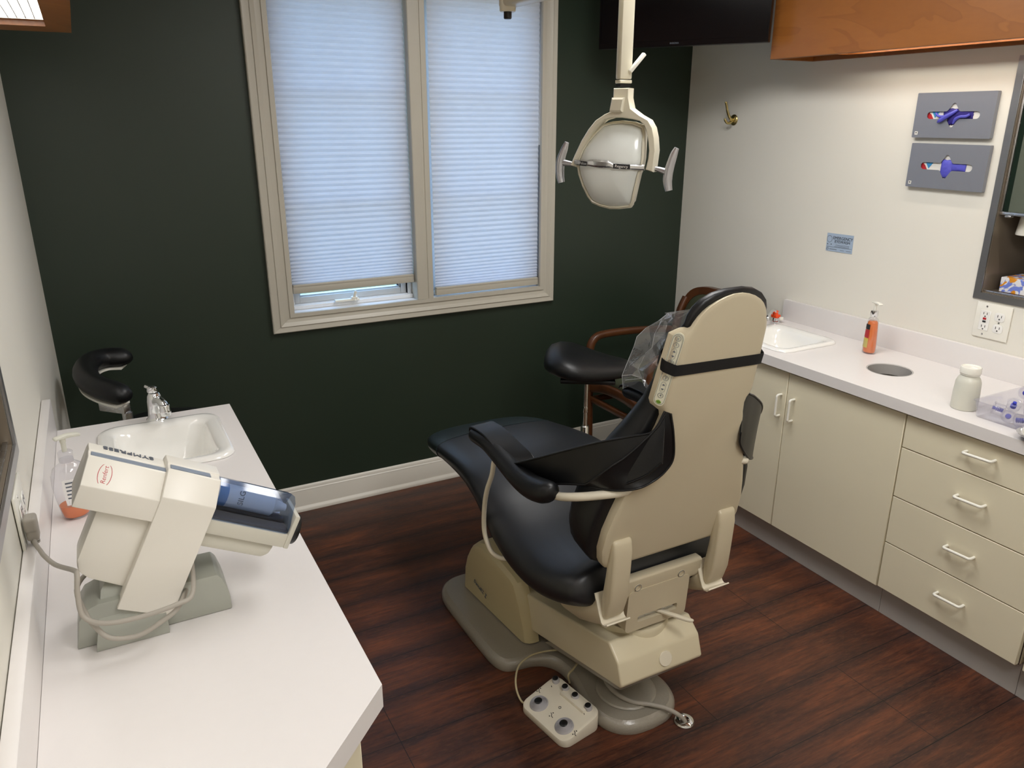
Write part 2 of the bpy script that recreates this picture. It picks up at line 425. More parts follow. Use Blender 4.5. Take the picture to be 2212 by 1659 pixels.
# ------------------------------------------------------------------ room
XL, XR, YB, YF, ZC = -1.236, 1.4654, 0.0, -3.9, 2.25
def structure(o): o['kind'] = 'structure'; return o
structure(MB().box(XL - .15, XR + .15, YF - .1, YB + .02, -.06, 0).build('floor', 'floor', origin=(0, 0, 0)))
structure(MB().box(XL - .15, XR + .15, YF - .1, YB + .14, ZC, ZC + .06).build('ceiling', 'ceiling', origin=(0, 0, 0)))
FB = frame((0, 0, 0), (1, 0, 0), (0, 0, 1), (0, 1, 0))
structure(MB().plate([(XL - .15, 0), (XR + .15, 0), (XR + .15, ZC), (XL - .15, ZC)], [[(-.441, .822), (.688, .822), (.688, 2.072), (-.441, 2.072)]], 0, .14, FB).build('wall_back', 'green', origin=(0, 0, 0), smooth=False))
FR = frame((XR, 0, 0), (0, 1, 0), (0, 0, 1), (1, 0, 0))
RY0, RY1, RZ0, RZ1 = -2.03, -1.507, 1.0156, 1.708
structure(MB().plate([(YF, 0), (YB, 0), (YB, ZC), (YF, ZC)], [[(RY0, RZ0 - .004), (RY1 + .004, RZ0 - .004), (RY1 + .004, RZ1 + .004), (RY0, RZ1 + .004)]], 0, .12, FR).build('wall_right', 'cream_wall', origin=(0, 0, 0), smooth=False))
LY0, LY1 = -2.03, -1.484
FL = frame((XL, 0, 0), (0, 1, 0), (0, 0, 1), (1, 0, 0))
structure(MB().plate([(YF, 0), (YB, 0), (YB, ZC), (YF, ZC)], [[(LY0, RZ0 - .004), (LY1 + .004, RZ0 - .004), (LY1 + .004, RZ1 + .004), (LY0, RZ1 + .004)]], -.12, 0, FL).build('wall_left', 'cream_wall', origin=(0, 0, 0), smooth=False))
structure(MB().box(XL - .15, XR + .15, YF - .1, YF, 0, ZC).build('wall_rear', 'cream_wall', origin=(0, 0, 0)))
bprof = [(0, 0), (-.024, 0), (-.024, .006), (-.021, .014), (-.014, .019), (-.013, .022), (-.013, .083), (-.011, .087), (-.011, .092), (-.008, .095), (-.007, .104), (-.003, .110), (0, .111)]
structure(MB().prism([(y - .0005, z + .0005) for y, z in bprof], 'x', XL + .002, XR - .002).build('baseboard_back', 'trim'))
structure(MB().prism([(XR - .0005 + y, z + .0005) for y, z in bprof], 'y', -.69, -.026).build('baseboard_right', 'trim'))
structure(MB().prism([(XL + .0005 - y, z + .0005) for y, z in bprof], 'y', -.84, -.026).build('baseboard_left', 'trim'))

# window with casing, two casements
win = thing('window_1', 'double casement window with white moulded casing in the dark green wall', 'window', (.12, 0, .77), kind='structure')
OX0, OX1, OZ0, OZ1 = -.423, .670, .840, 2.052
cprof = [(0, 0), (0, .014), (.018, .015), (.0195, .0105), (.027, .0105), (.040, .013), (.052, .019), (.057, .021), (.0595, .0175), (.064, .0175), (.083, .021), (.0865, .019), (.0865, 0)]
rings = []
for d, t in cprof:
    rings.append([Vector((OX0 - d, -t - .0006, OZ0 - d * .81)), Vector((OX1 + d * .78, -t - .0006, OZ0 - d * .81)), Vector((OX1 + d * .78, -t - .0006, OZ1 + d)), Vector((OX0 - d, -t - .0006, OZ1 + d))])
MB().loft(rings, False, False).build('casing', 'casing', win, ang=12)
MB().prism([(.086, .138), (.086, -.008), (.089, -.011), (.128, -.011), (.130, -.008), (.134, -.008), (.136, -.011), (.156, -.011), (.158, -.008), (.158, .138)], 'z', OZ0 + .0005, OZ1).build('mullion', 'casing', win, ang=12)
jb = MB()
for x0, x1, z0, z1 in ((-.440, OX0, .823, 2.071), (OX1, .687, .823, 2.071), (OX0, OX1, .823, OZ0), (OX0, OX1, OZ1, 2.071)): jb.box(x0, x1, 0, .139, z0, z1)
jb.build('jamb', 'sash', win)
def frame_rect(mb, x0, x1, z0, z1, w, y0, y1, bev=.002):
    mb.box(x0, x0 + w, y0, y1, z0, z1, bev); mb.box(x1 - w, x1, y0, y1, z0, z1, bev)
    mb.box(x0 + w, x1 - w, y0, y1, z0, z0 + w, bev); mb.box(x0 + w, x1 - w, y0, y1, z1 - w, z1, bev); return mb
for x0, x1 in ((OX0, .0855), (.1585, OX1)):
    f = frame_rect(MB(), x0 + .0005, x1 - .0005, OZ0 + .0005, OZ1 - .0005, .018, .055, .135)
    f.box(x0 + .0005, x1 - .0005, .042, .056, OZ0 + .0005, OZ0 + .016, .002)
    f.build('window_frame', 'sash', win)
    g = frame_rect(MB(), x0 + .019, x1 - .019, OZ0 + .019, OZ1 - .019, .024, .07, .115)
    frame_rect(g, x0 + .0425, x1 - .0425, OZ0 + .0425, OZ1 - .0425, .006, .08, .108, .001)
    g.build('sash', 'sash', win)
    p = MB().box(x0 + .044, x1 - .044, .094, .097, OZ0 + .044, OZ1 - .044).build('pane', 'pane', win)
    xm = (x0 + x1) / 2 - .008; gb = MB().box(xm - .008, xm + .008, .099, .104, OZ0 + .056, OZ1 - .056, .002)
    for zz in (1.25, 1.65): gb.box(x0 + .056, xm - .0085, .099, .104, zz - .008, zz + .008, .002).box(xm + .0085, x1 - .056, .099, .104, zz - .008, zz + .008, .002)
    gb.build('grille', 'sash', win)
ck = MB().box(-.250, -.150, .026, .046, .8565, .866, .003).box(-.184, -.158, .022, .044, .864, .874, .004)
ck.tube([(-.171, .030, .870), (-.170, .026, .882), (-.168, .023, .892), (-.166, .021, .897)], [.007, .0065, .007, .004], 12)
ck.tube([(-.171, .022, .862), (-.171, .017, .857)], .005, 10).build('crank_handle', 'handle', win)

# cellular blinds
def blind(name, label, x0, x1, zb, zf, y):
    t = thing(name, label, 'blind', ((x0 + x1) / 2, y, zb), 'cellular window blinds')
    zs = [zf]; p = .0052
    while zs[-1] < 2.028: zs.append(zs[-1] + p); p = min(.0105, p * 1.028)
    rows_f = [[Vector((x0, y - (.0034 if k % 2 else -.001), z)), Vector((x1, y - (.0034 if k % 2 else -.001), z))] for k, z in enumerate(zs)]
    rows_b = [[Vector((x0, y + (.0055 if k % 2 else .001), z)), Vector((x1, y + (.0055 if k % 2 else .001), z))] for k, z in enumerate(zs)]
    MB().sheet(rows_f).build('fabric', 'blind', t, smooth=False)
    MB().sheet(rows_b).build('back_fabric', 'blind', t, smooth=False)
    h = zf - zb
    MB().box(x0 - .001, x1 + .001, y - .011, y + .011, zb, zf - .006, .002).box(x0, x1, y - .0125, y + .0125, zf - .009, zf, .002).build('bottom_rail', 'casing', t)
    MB().box(x0, x1, y - .014, y + .014, 2.028, 2.051, .002).build('head_rail', 'trim', t)
    return t
blind('cellular_blind', 'white cellular blind on the left casement, raised to show the window crank below', -.414, .0825, .910, .944, .026)
blind('cellular_blind', 'white cellular blind on the right casement, lowered almost to the sill', .176, .6685, .846, .880, .013)

# outside
tag(MB().box(-6, 6, .3, 9, -.7, -.6).build('lawn', 'grass', origin=(0, 3, -.7)), 'pale grass lawn outside behind the window blinds', 'grass', kind='stuff')

# ------------------------------------------------------------------ right-hand counter run
CX0, CX1, CZ = .9967, 1.4445, .7534
CT = .0359
SRX0, SRX1, SRY0, SRY1 = 1.054, 1.351, -1.093, -.775
top = [(CX0, -3.1), (CX1, -3.1), (CX1, -.7107), (CX0, -.7107)]
ct = thing('countertop', 'long white laminate countertop along the right wall with backsplash and round waste hole', 'countertop', (1.22, -1.9, CZ - CT))
MB().plate(top, [rrect(SRX0 + .022, SRX1 - .022, SRY0 + .022, SRY1 - .022, .03), circle(1.226, -1.394, .069, 48)], CZ - CT, CZ).build('slab', 'laminate', ct, ang=25)
MB().box(CX1 + .0005, XR - .0015, -3.1, -.7107, CZ - CT, .838, .0022).build('backsplash', 'laminate', ct)
MB().lathe([(.0687, -.0359), (.0687, -.001), (.0717, .0012), (.0725, .0007), (.0725, .0002)], (1.226, -1.394, CZ), 48, caps=False).build('hole_collar', 'kick', ct)
bin_ = MB().lathe([(.062, 0), (.066, .002), (.085, .40), (.088, .402), (.088, .407), (.083, .407), (.063, .006), (.0, .006)], (1.226, -1.394, .16), 40).build('waste_bin', 'black')
tag(bin_, 'black waste bin under the round hole in the right counter', 'bin')

def sink(name, label, x0, x1, y0, y1, z):
    t = thing(name, label, 'sink', ((x0 + x1) / 2, (y0 + y1) / 2, z + .0006))
    z += .0008; R = []
    def ring(d, zz, r): R.append([Vector((p[0], p[1], zz)) for p in rrect(x0 + d, x1 - d, y0 + d, y1 - d, r)])
    for d, dz, r in ((.000, 0, .045), (.0015, .005, .045), (.006, .009, .044), (.014, .0095, .042), (.026, .0075, .038), (.034, .003, .036), (.040, -.006, .036), (.046, -.04, .04), (.056, -.078, .044), (.075, -.094, .04), (.10, -.098, .03)): ring(d, z + dz, r)
    MB().loft(R, False, True).build('basin', 'cer', t, ang=60)
    MB().lathe([(0, .0015), (.013, .0015), (.016, 0)], ((x0 + x1) / 2, (y0 + y1) / 2, z - .0978), 24).build('drain', 'chrome', t)
    return t
sink('sink', 'white ceramic sink in the right counter, half hidden by the chair back', SRX0, SRX1, SRY0, SRY1, CZ)
fy = thing('eyewash_faucet', 'faucet with orange eyewash outlets peeking past the black headrest edge', 'faucet', (1.375, -.742, CZ))
MB().lathe([(.018, .0006), (.018, .006), (.011, .009), (.010, .035), (.012, .037), (.012, .046), (0, .047)], (1.375, -.742, CZ), 20).tube([(1.375, -.742, CZ + .04), (1.34, -.755, CZ + .055), (1.27, -.80, CZ + .05), (1.262, -.806, CZ + .035)], .007, 12, smooth=5).build('spout', 'chrome', fy)
MB().box(1.362, 1.389, -.757, -.727, CZ + .020, CZ + .034, .004).lathe([(.011, .028), (.012, .034), (.012, .044), (.009, .0495), (0, .0505)], (1.374, -.742, CZ), 20).build('eyewash_body', 'orange', fy)
MB().box(1.376, 1.392, -.770, -.7575, CZ + .014, CZ + .026, .003).build('eyewash_cap', 'handle', fy)

def pull(mb, p, q, out, r=.0042):
    p, q, o = Vector(p), Vector(q), Vector(out); d = (q - p)
    mb.tube([p, p + o * .75, p + o + d * .06, p + o * 1.0 + d * .2, q + o - d * .2, q + o - d * .06, q + o * .75, q], r, 12, smooth=4); return mb
DX = 1.015
def hollow(poly, z0, z1, th=.015): return MB().plate(poly, [inset(poly, th)], z0 + .0152, z1).plate(poly, [], z0, z0 + .015)
def carcass(t, y0, y1):
    hollow([(DX + .0185, y0), (CX1 + .018, y0), (CX1 + .018, y1), (DX + .0185, y1)], .1095, CZ - CT - .0012).build('carcass', 'cab', t)
    MB().box(1.050, 1.062, y0, y1, .0005, .109).build('toe_kick', 'kick', t)
def door(t, y0, y1, z0, z1, name='door'):
    return MB().box(DX, DX + .0165, y0 + .0016, y1 - .0016, z0 + .0016, z1 - .0016, .0012, 1).build(name, 'cab', t)
bc = thing('base_cabinet', 'cream two-door base cabinet under the sink, behind the dental chair', 'cabinet', (1.24, -1.16, 0))
carcass(bc, -1.6195, -.7115)
MB().box(DX + .017, DX + .0184, -1.6195, -.7115, .1095, CZ - CT - .0012).build('door_gap_shade', 'gap', bc)  # dark sheet behind the doors paints shade into their gaps
d1 = door(bc, -1.162, -.7115, .108, .709); d2 = door(bc, -1.6195, -1.162, .108, .709)
pull(MB(), (DX - .0005, -1.140, .622), (DX - .0005, -1.140, .543), (-.022, 0, 0)).build('handle', 'handle', d1)
pull(MB(), (DX - .0005, -1.199, .621), (DX - .0005, -1.199, .542), (-.022, 0, 0)).build('handle', 'handle', d2)
dc = thing('drawer_cabinet', 'cream base cabinet with a stack of four drawers and white pulls', 'cabinet', (1.24, -1.84, 0))
carcass(dc, -2.0655, -1.621)
MB().box(DX + .017, DX + .0184, -2.0655, -1.621, .1095, CZ - CT - .0012).build('drawer_gap_shade', 'gap', dc)  # dark backing, painted shade for the gaps between drawers
zs = [.709, .603, .438, .276, .111]
for k in range(4):
    dr = door(dc, -2.0655, -1.621, zs[k + 1], zs[k], 'drawer')
    zz = (.665, .528, .363, .203)[k]
    pull(MB(), (DX - .0005, -1.817, zz), (DX - .0005, -1.897, zz + .003), (-.022, 0, 0)).build('handle', 'handle', dr)
ec = thing('base_cabinet', 'cream base cabinet at the right edge of the photo, past the drawers', 'cabinet', (1.24, -2.5, 0))
hollow([(DX + .0185, -3.1), (CX1 + .018, -3.1), (CX1 + .018, -2.082), (DX + .0185, -2.082)], .1095, CZ - CT - .0012).build('carcass', 'cab', ec)
MB().box(1.050, 1.062, -3.1, -2.067, .0005, .109).build('toe_kick', 'kick', ec)
de = door(ec, -2.58, -2.0815, .108, .709); df = door(ec, -3.1, -2.585, .108, .709)
pull(MB(), (DX - .0005, -2.55, .622), (DX - .0005, -2.55, .543), (-.022, 0, 0)).build('handle', 'handle', de)
pull(MB(), (DX - .0005, -2.615, .622), (DX - .0005, -2.615, .543), (-.022, 0, 0)).build('handle', 'handle', df)

# upper cabinets and their lamps
UX, UZ = 1.241, 1.758
uc = thing('upper_cabinet', 'orange maple wall cabinet along the top right above the counter', 'cabinet', (1.35, -1.95, UZ))
MB().box(UX + .0185, XR - .0015, -3.2, -.7005, UZ + .034, ZC - .002).build('carcass', 'maple', uc)
MB().box(UX, UX + .018, -3.2, -.70, UZ, ZC - .002, .0012, 1).build('front_panel', 'maple', uc)
MB().box(UX + .0185, XR - .0015, -.7160, -.7003, UZ, UZ + .0335).box(XR - .0175, XR - .0015, -3.2, -.7163, UZ, UZ + .0335).build('valance', 'maple', uc)
def lamp(name, label, x0, x1, y0, y1, z):
    t = thing(name, label, 'lamp', ((x0 + x1) / 2, (y0 + y1) / 2, z))
    MB().box(x0, x1, y0, y1, z + .006, z + .022).build('housing', 'handle', t)
    n = int((y1 - y0 - .02) / .0125)
    rows = [[Vector((x0 + .006, y0 + .01 + (y1 - y0 - .02) * k / (2 * n), z + (.0025 if k % 2 else .0055))), Vector((x1 - .006, y0 + .01 + (y1 - y0 - .02) * k / (2 * n), z + (.0025 if k % 2 else .0055)))] for k in range(2 * n + 1)]
    MB().sheet([[Vector((x0 + .006, y0 + .01, z + .0055)), Vector((x1 - .006, y0 + .01, z + .0055))], [Vector((x0 + .006, y1 - .01, z + .0055)), Vector((x1 - .006, y1 - .01, z + .0055))]]).build('diffuser', 'diffuser', t)
    return t
def trough(x0, x1, y0, y1, z):
    t = thing('under_cabinet_lamp', 'long under-cabinet lamp hidden behind the front of the right maple cabinet', 'lamp', ((x0 + x1) / 2, (y0 + y1) / 2, z))
    MB().box(x0, x1, y0, y1, z + .0275, z + .0295).box(x0, x0 + .0015, y0, y1, z, z + .027).box(x1 - .0015, x1, y0, y1, z, z + .027).box(x0 + .002, x1 - .002, y0, y0 + .0015, z, z + .027).box(x0 + .002, x1 - .002, y1 - .0015, y1, z, z + .027).build('housing', 'maple', t)
    MB().sheet([[Vector((x0 + .030, y0 + .03, z + .020)), Vector((x0 + .048, y0 + .03, z + .020))], [Vector((x0 + .030, y1 - .03, z + .020)), Vector((x0 + .048, y1 - .03, z + .020))]]).build('tube_strip', 'tube_light', t)
trough(UX + .0205, UX + .105, -3.0, -.96, UZ + .003)
LX, LZ = -1.031, 1.750
lc = thing('upper_cabinet', 'maple wall cabinet at the top left corner, seen from below', 'cabinet', (-1.13, -1.9, LZ))
MB().box(XL + .0015, LX - .018, -3.2, -.6205, LZ + .034, ZC - .002).build('carcass', 'maple', lc)
MB().box(LX - .0175, LX, -3.2, -.62, LZ + .034, ZC - .002, .0012, 1).build('front_panel', 'maple', lc)
MB().plate([(XL + .0015, -3.2), (LX, -3.2), (LX, -.62), (XL + .0015, -.62)], [[(XL + .03, -3.1), (LX - .052, -3.1), (LX - .052, -.75), (XL + .03, -.75)]], LZ, LZ + .0335).build('valance', 'maple', lc, smooth=False)
def rib_lamp():
    x0, x1, y0, y1, z = XL + .0315, LX - .0535, -3.098, -.768, LZ + .012
    t = thing('under_cabinet_lamp', 'ribbed white lamp set in the underside of the top left cabinet', 'lamp', ((x0 + x1) / 2, -1.9, z))
    MB().box(x0, x1, y0, y1, z + .012, z + .0215).build('housing', 'handle', t)
    rows = []; n = 7; y_ = (y0, y1)
    xs = [x0 + (x1 - x0) * k / n for k in range(n + 1)]; prof = []
    for k in range(n): prof += [(xs[k] + .0006, z + .011), (xs[k] + .0035, z + .003), (xs[k + 1] - .0035, z + .003), (xs[k + 1] - .0006, z + .011)]
    MB().sheet([[Vector((x, yy, zz)) for x, zz in prof] for yy in y_]).build('diffuser', 'diffuser', t, smooth=False)
    rb = MB()
    for x in xs: rb.box(x - .0009, x + .0009, y0, y1, z + .0012, z + .0105)
    rb.build('rib_shade_lines', 'kick', t)  # grey strips paint the shade between ribs of the glowing diffuser
    MB().box(x0, x1, y1 + .0002, y1 + .005, z, z + .021).build('end_cap', 'handle', t)
rib_lamp()

# television hung across the corner
TD = Vector((.562, -.827, 0)); TN = Vector((-.827, -.562, 0)); TO = Vector((.819, -.20, 1.812))
tv = thing('television', 'black flat television hung across the far right corner under the ceiling', 'television', TO)
FT = frame(TO, TD, (0, 0, 1), TN)
W_, H_ = .652, .385
MB().box(0, W_, 0, H_, -.034, 0, .004, mat=FT).build('casing', 'black', tv)
frame_tv = MB().plate([(0.001, .001), (W_ - .001, .001), (W_ - .001, H_ - .001), (.001, H_ - .001)], [[(.008, .020), (W_ - .008, .020), (W_ - .008, H_ - .008), (.008, H_ - .008)]], .0003, .004, FT).build('bezel', 'gloss', tv, smooth=False)
MB().box(.0085, W_ - .0085, .0205, H_ - .0085, .0004, .0022, mat=FT).build('screen', 'gloss', tv)
lab(MB().text('INSIGNIA', .0085, FT @ Matrix.Translation((W_ * .47, .0105, .0045)), .0002).build('lettering', 'greyink', tv), 'small grey lettering on the lower bezel')
MB().box(W_ * .45, W_ * .55, .10, .28, -.06, -.0345, .004, mat=FT).tube([FT @ Vector((W_ * .5, .19, -.06)), FT @ Vector((W_ * .5, .19, -.17)), FT @ Vector((W_ * .78, .19, -.425))], .014, 12).build('wall_bracket', 'black', tv)

# ------------------------------------------------------------------ left-hand counter
LCZ = .8081; LX0, LX1 = -1.2145, -.8005
lt = thing('countertop', 'white laminate countertop in the left foreground with a clipped corner', 'countertop', (-1.0, -1.6, LCZ - .0375))
SLX0, SLX1, SLY0, SLY1 = -1.127, -.842, -1.226, -.912
MB().plate([(LX0, -2.33), (-1.0145, -2.33), (LX1, -2.116), (LX1, -.849), (LX0, -.849)], [rrect(SLX0 + .022, SLX1 - .022, SLY0 + .022, SLY1 - .022, .03)], LCZ - .0375, LCZ).build('slab', 'laminate', lt, ang=25)
MB().box(XL + .0015, LX0 - .0005, -2.33, -.849, LCZ - .0375, .893, .0022).build('backsplash', 'laminate', lt)
sink('sink', 'white ceramic sink in the left counter behind the tilted mixing device', SLX0, SLX1, SLY0, SLY1, LCZ)
lb = thing('base_cabinet', 'cream base cabinet under the left counter with an angled front corner', 'cabinet', (-1.0, -1.5, 0))
hollow([(XL + .0015, -2.29), (-1.035, -2.29), (-.846, -2.10), (-.846, -.87), (XL + .0015, -.87)], .1, LCZ - .0390).build('carcass', 'cab', lb)
MB().prism([(XL + .0015, -2.24), (-1.06, -2.24), (-.896, -2.075), (-.896, -.90), (XL + .0015, -.90)], 'z', .0005, .0995).build('toe_kick', 'kick', lb)
for y0, y1 in ((-2.088, -1.68), (-1.675, -1.28), (-1.275, -.872)):
    d = MB().box(-.8455, -.829, y0, y1, .112, .762, .0012, 1).build('door', 'cab', lb)
    pull(MB(), (-.8285, y1 - .03, .67), (-.8285, y1 - .03, .59), (.022, 0, 0)).build('handle', 'handle', d)
FD = frame((-.8415, -2.104, 0), (-.7071, -.7071, 0), (0, 0, 1), (.7071, -.7071, 0))
MB().box(.012, .255, .112, .762, .001, .0155, .0012, 1, mat=FD).build('door', 'cab', lb)

fl = thing('faucet', 'small chrome faucet behind the sink on the left counter', 'faucet', (-.985, -.884, LCZ))
fx, fyy = -.985, -.884
MB().lathe([(.0265, .0005), (.0265, .004), (.0235, .007), (.0215, .012), (.0195, .03), (.0185, .052), (.0165, .066), (.012, .074), (0, .077)], (fx, fyy, LCZ), 28).build('body', 'chrome', fl)
MB().tube([(fx, fyy - .004, LCZ + .050), (fx + .010, fyy - .032, LCZ + .060), (fx + .016, fyy - .056, LCZ + .058), (fx + .018, fyy - .066, LCZ + .050)], [.0125, .0115, .011, .0105], 16, smooth=5).lathe([(.0125, -.002), (.0135, .001), (.0135, .013), (.0125, .015), (.0125, .024), (.011, .026), (0, .0265)], (fx + .018, fyy - .068, LCZ + .034), 20).build('spout', 'chrome', fl)
MB().lathe([(.0125, .0), (.0135, .004), (.012, .012), (.008, .015), (0, .016)], (fx - .002, fyy, LCZ + .0765), 20).tube([(fx - .004, fyy + .002, LCZ + .085), (fx - .016, fyy + .016, LCZ + .089)], .0045, 10).build('handle', 'chrome', fl)

# soap bottles
def pump_bottle(name, label, c, prof, sy, glass, liquid, prof_liquid, neck_z, cap_mat, rz, label_mat=None, pump='handle', head=.028):
    t = thing(name, label, 'bottle', c)
    R = Matrix.Translation(c) @ Matrix.Rotation(rz, 4, 'Z')
    MB().lathe(prof, (0, 0, 0), 36, sy=sy, mat=R).build('bottle_body', glass, t, ang=60)
    if prof_liquid: MB().lathe(prof_liquid, (0, 0, 0), 36, sy=sy, mat=R).build('soap', liquid, t, ang=60)
    MB().lathe([(.0125, neck_z - .002), (.0132, neck_z), (.0132, neck_z + .017), (.0115, neck_z + .019), (0, neck_z + .019)], (0, 0, 0), 24, mat=R).build('collar', cap_mat, t)
    pb = MB().lathe([(.0045, 0), (.0045, .018), (.0055, .019), (.0055, .026)], (0, 0, neck_z + .0185), 14, mat=R)
    pb.prism([(-head * .55, 0), (-head * .5, .0045), (head * .3, .007), (head, .0045), (head + .004, .001), (head + .002, -.002), (head * .6, 0)], 'y', -.0075, .0075, .0025, mat=R @ Matrix.Translation((0, 0, neck_z + .0445)))
    pb.build('pump', pump, t)
    return t, R
t, R = pump_bottle('soap_bottle', 'tall orange hand soap bottle with chrome collar on the right counter', (1.337, -1.2235, CZ + .0006),
    [(0, .0), (.024, .0), (.0262, .004), (.0258, .03), (.0232, .08), (.0205, .115), (.0175, .126), (.0125, .132), (.0118, .140)], .82, 'clear', 'soap',
    [(0, .004), (.022, .004), (.0242, .008), (.0240, .03), (.0216, .08), (.0190, .112), (.015, .118), (0, .118)], .136, 'chrome', radians(250))
lbm = MB()
for k, (z0, z1, m_) in enumerate(((.088, .106, 'black'), (.058, .086, 'red'), (.022, .056, 'yellow'))):
    rows = [[Vector(((.0232 if z < .05 else .0266) * 0 + r * 1.012 * cos(radians(a)), r * 1.012 * .82 * sin(radians(a)), z)) for a in range(-140, -58, 8)] for z, r in ((z0, .0264 - (z0 - .004) * .042), (z1, .0264 - (z1 - .004) * .042))]
    q = MB().sheet(rows, mat=R); q.build('label', {'black': 'ink', 'red': 'red', 'yellow': 'yellow'}[m_], t)
t, R = pump_bottle('soap_bottle', 'clear pump soap bottle with a little orange soap left, on the left counter', (-1.170, -1.372, LCZ + .0006),
    [(0, .0), (.022, .0), (.0245, .003), (.026, .012), (.031, .045), (.0335, .075), (.0325, .092), (.027, .106), (.016, .114), (.0125, .117), (.0125, .124)], .78, 'clear', 'soap',
    [(0, .003), (.021, .003), (.0235, .006), (.0265, .022), (.0275, .029), (0, .0295)], .119, 'clear', radians(20), pump='jar')
rows = [[Vector((r * 1.01 * cos(radians(a)), r * 1.01 * .78 * sin(radians(a)), z)) for a in range(-130, -20, 8)] for z, r in ((.034, .0290), (.05, .0315), (.075, .0335), (.088, .0330))]
MB().sheet(rows, mat=R).build('label', 'paper', t)
q = MB()
for k in range(5):
    z = .082 - k * .008; r = .0302 + (z - .034) * .08
    q.sheet([[Vector((r * 1.03 * cos(radians(a)), r * 1.03 * .78 * sin(radians(a)), zz)) for a in range(-120, -40, 8)] for zz in (z - .0015, z + .0015)], mat=R)
q.build('label_print', 'greyink', t)

# ------------------------------------------------------------------ mixing device on the left counter
mx = thing('mixing_device', 'white tilted impression mixing device with blue smoked cover on the left counter', 'device', (-1.06, -1.81, LCZ + .0006))
z0 = LCZ + .0006
bb = MB().prism([(-.953, z0), (-.953, z0 + .022), (-.956, z0 + .038), (-.962, z0 + .058), (-.968, z0 + .066), (-1.05, z0 + .0665), (-1.135, z0 + .0665), (-1.152, z0 + .06), (-1.162, z0 + .045), (-1.171, z0)], 'y', -1.836, -1.756, .002)
bb.loft([[Vector((x, y, z)) for x, y in ((x0_, ya), (x1_, ya), (x1_, -1.748), (x0_, -1.748))] for x0_, x1_, ya, z in ((-1.146, -1.047, -1.855, z0), (-1.145, -1.0465, -1.8545, z0 + .006), (-1.128, -1.050, -1.818, z0 + .078), (-1.122, -1.056, -1.810, z0 + .084))])
bb.build('base', 'mix_grey', mx)
th = radians(-27.0)
A = Vector((cos(th), 0, sin(th))); Bv = Vector((-sin(th), 0, cos(th))); OO = Vector((-1.111, -1.843, .863))
MF = frame(OO, A, (0, 1, 0), Bv)      # local: a along the barrel, y depth, b up
def hull(y0, y1, ch): return None
# cross sections in (y, b): front wall, bevelled front top, groove, bevelled back top
def sec(b0, b1, y0, y1, k): return [(y0, b0), (y0, b1), (y0 + .029, b1 + .033), (y0 + .032, b1 + .0345), (y0 + .033, b1 + .032), (y0 + .047, b1 + .034), (y0 + .048, b1 + .0365), (y1 - .006, b1 + .036), (y1, b1 + .028), (y1, b0)]
body = MB()
def seclo(mb, prof, a0, a1, bev): return mb.prism(prof, 'x', a0, a1, bev, 3, mat=MF)
seclo(body, sec(.0, .184, 0, .088, .034), 0, .079, .0016)
seclo(body, sec(.142, .176, .003, .085, .033), -.107, .002, .0016)
body.build('housing', 'mix_white', mx)
MB().prism([(-.074, .150), (-.0735, .058), (-.066, .040), (-.05, .032), (.01, .026), (.01, .15)], 'y', .016, .070, .006, mat=frame(OO, A, (0, 1, 0), Bv)).build('motor_cover', 'mix_white', mx)
MB().box(-.1035, .0015, .0362, .0498, .2080, .2105, .0008, 1, mat=MF).box(.004, .064, .0332, .0468, .2158, .2190, .0008, 1, mat=MF).build('grip_strip', 'mix_blue', mx)
# cartridge bay
MB().box(.066, .206, .006, .080, .138, .163, .004, mat=MF).box(.204, .213, .005, .081, .138, .196, .003, mat=MF).build('cartridge_tray', 'mix_pale', mx)
MB().box(.080, .2035, .010, .076, .1632, .168, .001, 1, mat=MF).box(.084, .200, .036, .050, .1685, .176, .003, mat=MF).build('cartridge_bed', 'bed', mx)
MB().prism([(.05, .112), (.180, .112), (.190, .120), (.194, .1375), (.05, .1375)], 'y', .014, .072, .006, mat=MF).build('drip_tray', 'mix_pale', mx)
cov = [(.006, .1635), (.005, .180), (.014, .190), (.024, .212), (.040, .2185), (.060, .213), (.072, .192), (.081, .182), (.080, .1635)]
MB().sheet([[MF @ Vector((a, y, b)) for y, b in cov] for a in (.0795, .196)]).sheet([[MF @ Vector((a, y + (.043 - y) * k, b - k * .03)) for y, b in cov] for a, k in ((.196, 0), (.2035, .12))]).build('cover', 'smoke', mx, smooth=False)
cy = Matrix.Rotation(radians(90), 4, 'Y')
MB().lathe([(0, 0), (.017, 0), (.018, .002), (.018, .092), (.010, .100), (.006, .116), (0, .116)], (0, 0, 0), 24, mat=MF @ Matrix.Translation((.080, .043, .192)) @ cy).build('cartridge', 'paper', mx)
MB().lathe([(.0182, 0), (.0182, .014)], (0, 0, 0), 24, mat=MF @ Matrix.Translation((.083, .043, .192)) @ cy).build('cartridge_band', 'blueprint', mx)
lab(MB().text('SILG', .012, MF @ Matrix.Translation((.118, .0262, .1985)) @ frame((0, 0, 0), (0, .35, .94), (-1, 0, 0), (0, -.94, .35)), .0002).build('cartridge_lettering', 'greyink', mx), 'dark lettering on the cartridge under the cover')
MB().lathe([(0, 0), (.024, 0), (.0255, .002), (.0255, .011), (.024, .013), (0, .013)], (0, 0, 0), 28, mat=MF @ Matrix.Translation((.2135, .043, .160)) @ cy).build('outlet_knob', 'black', mx)
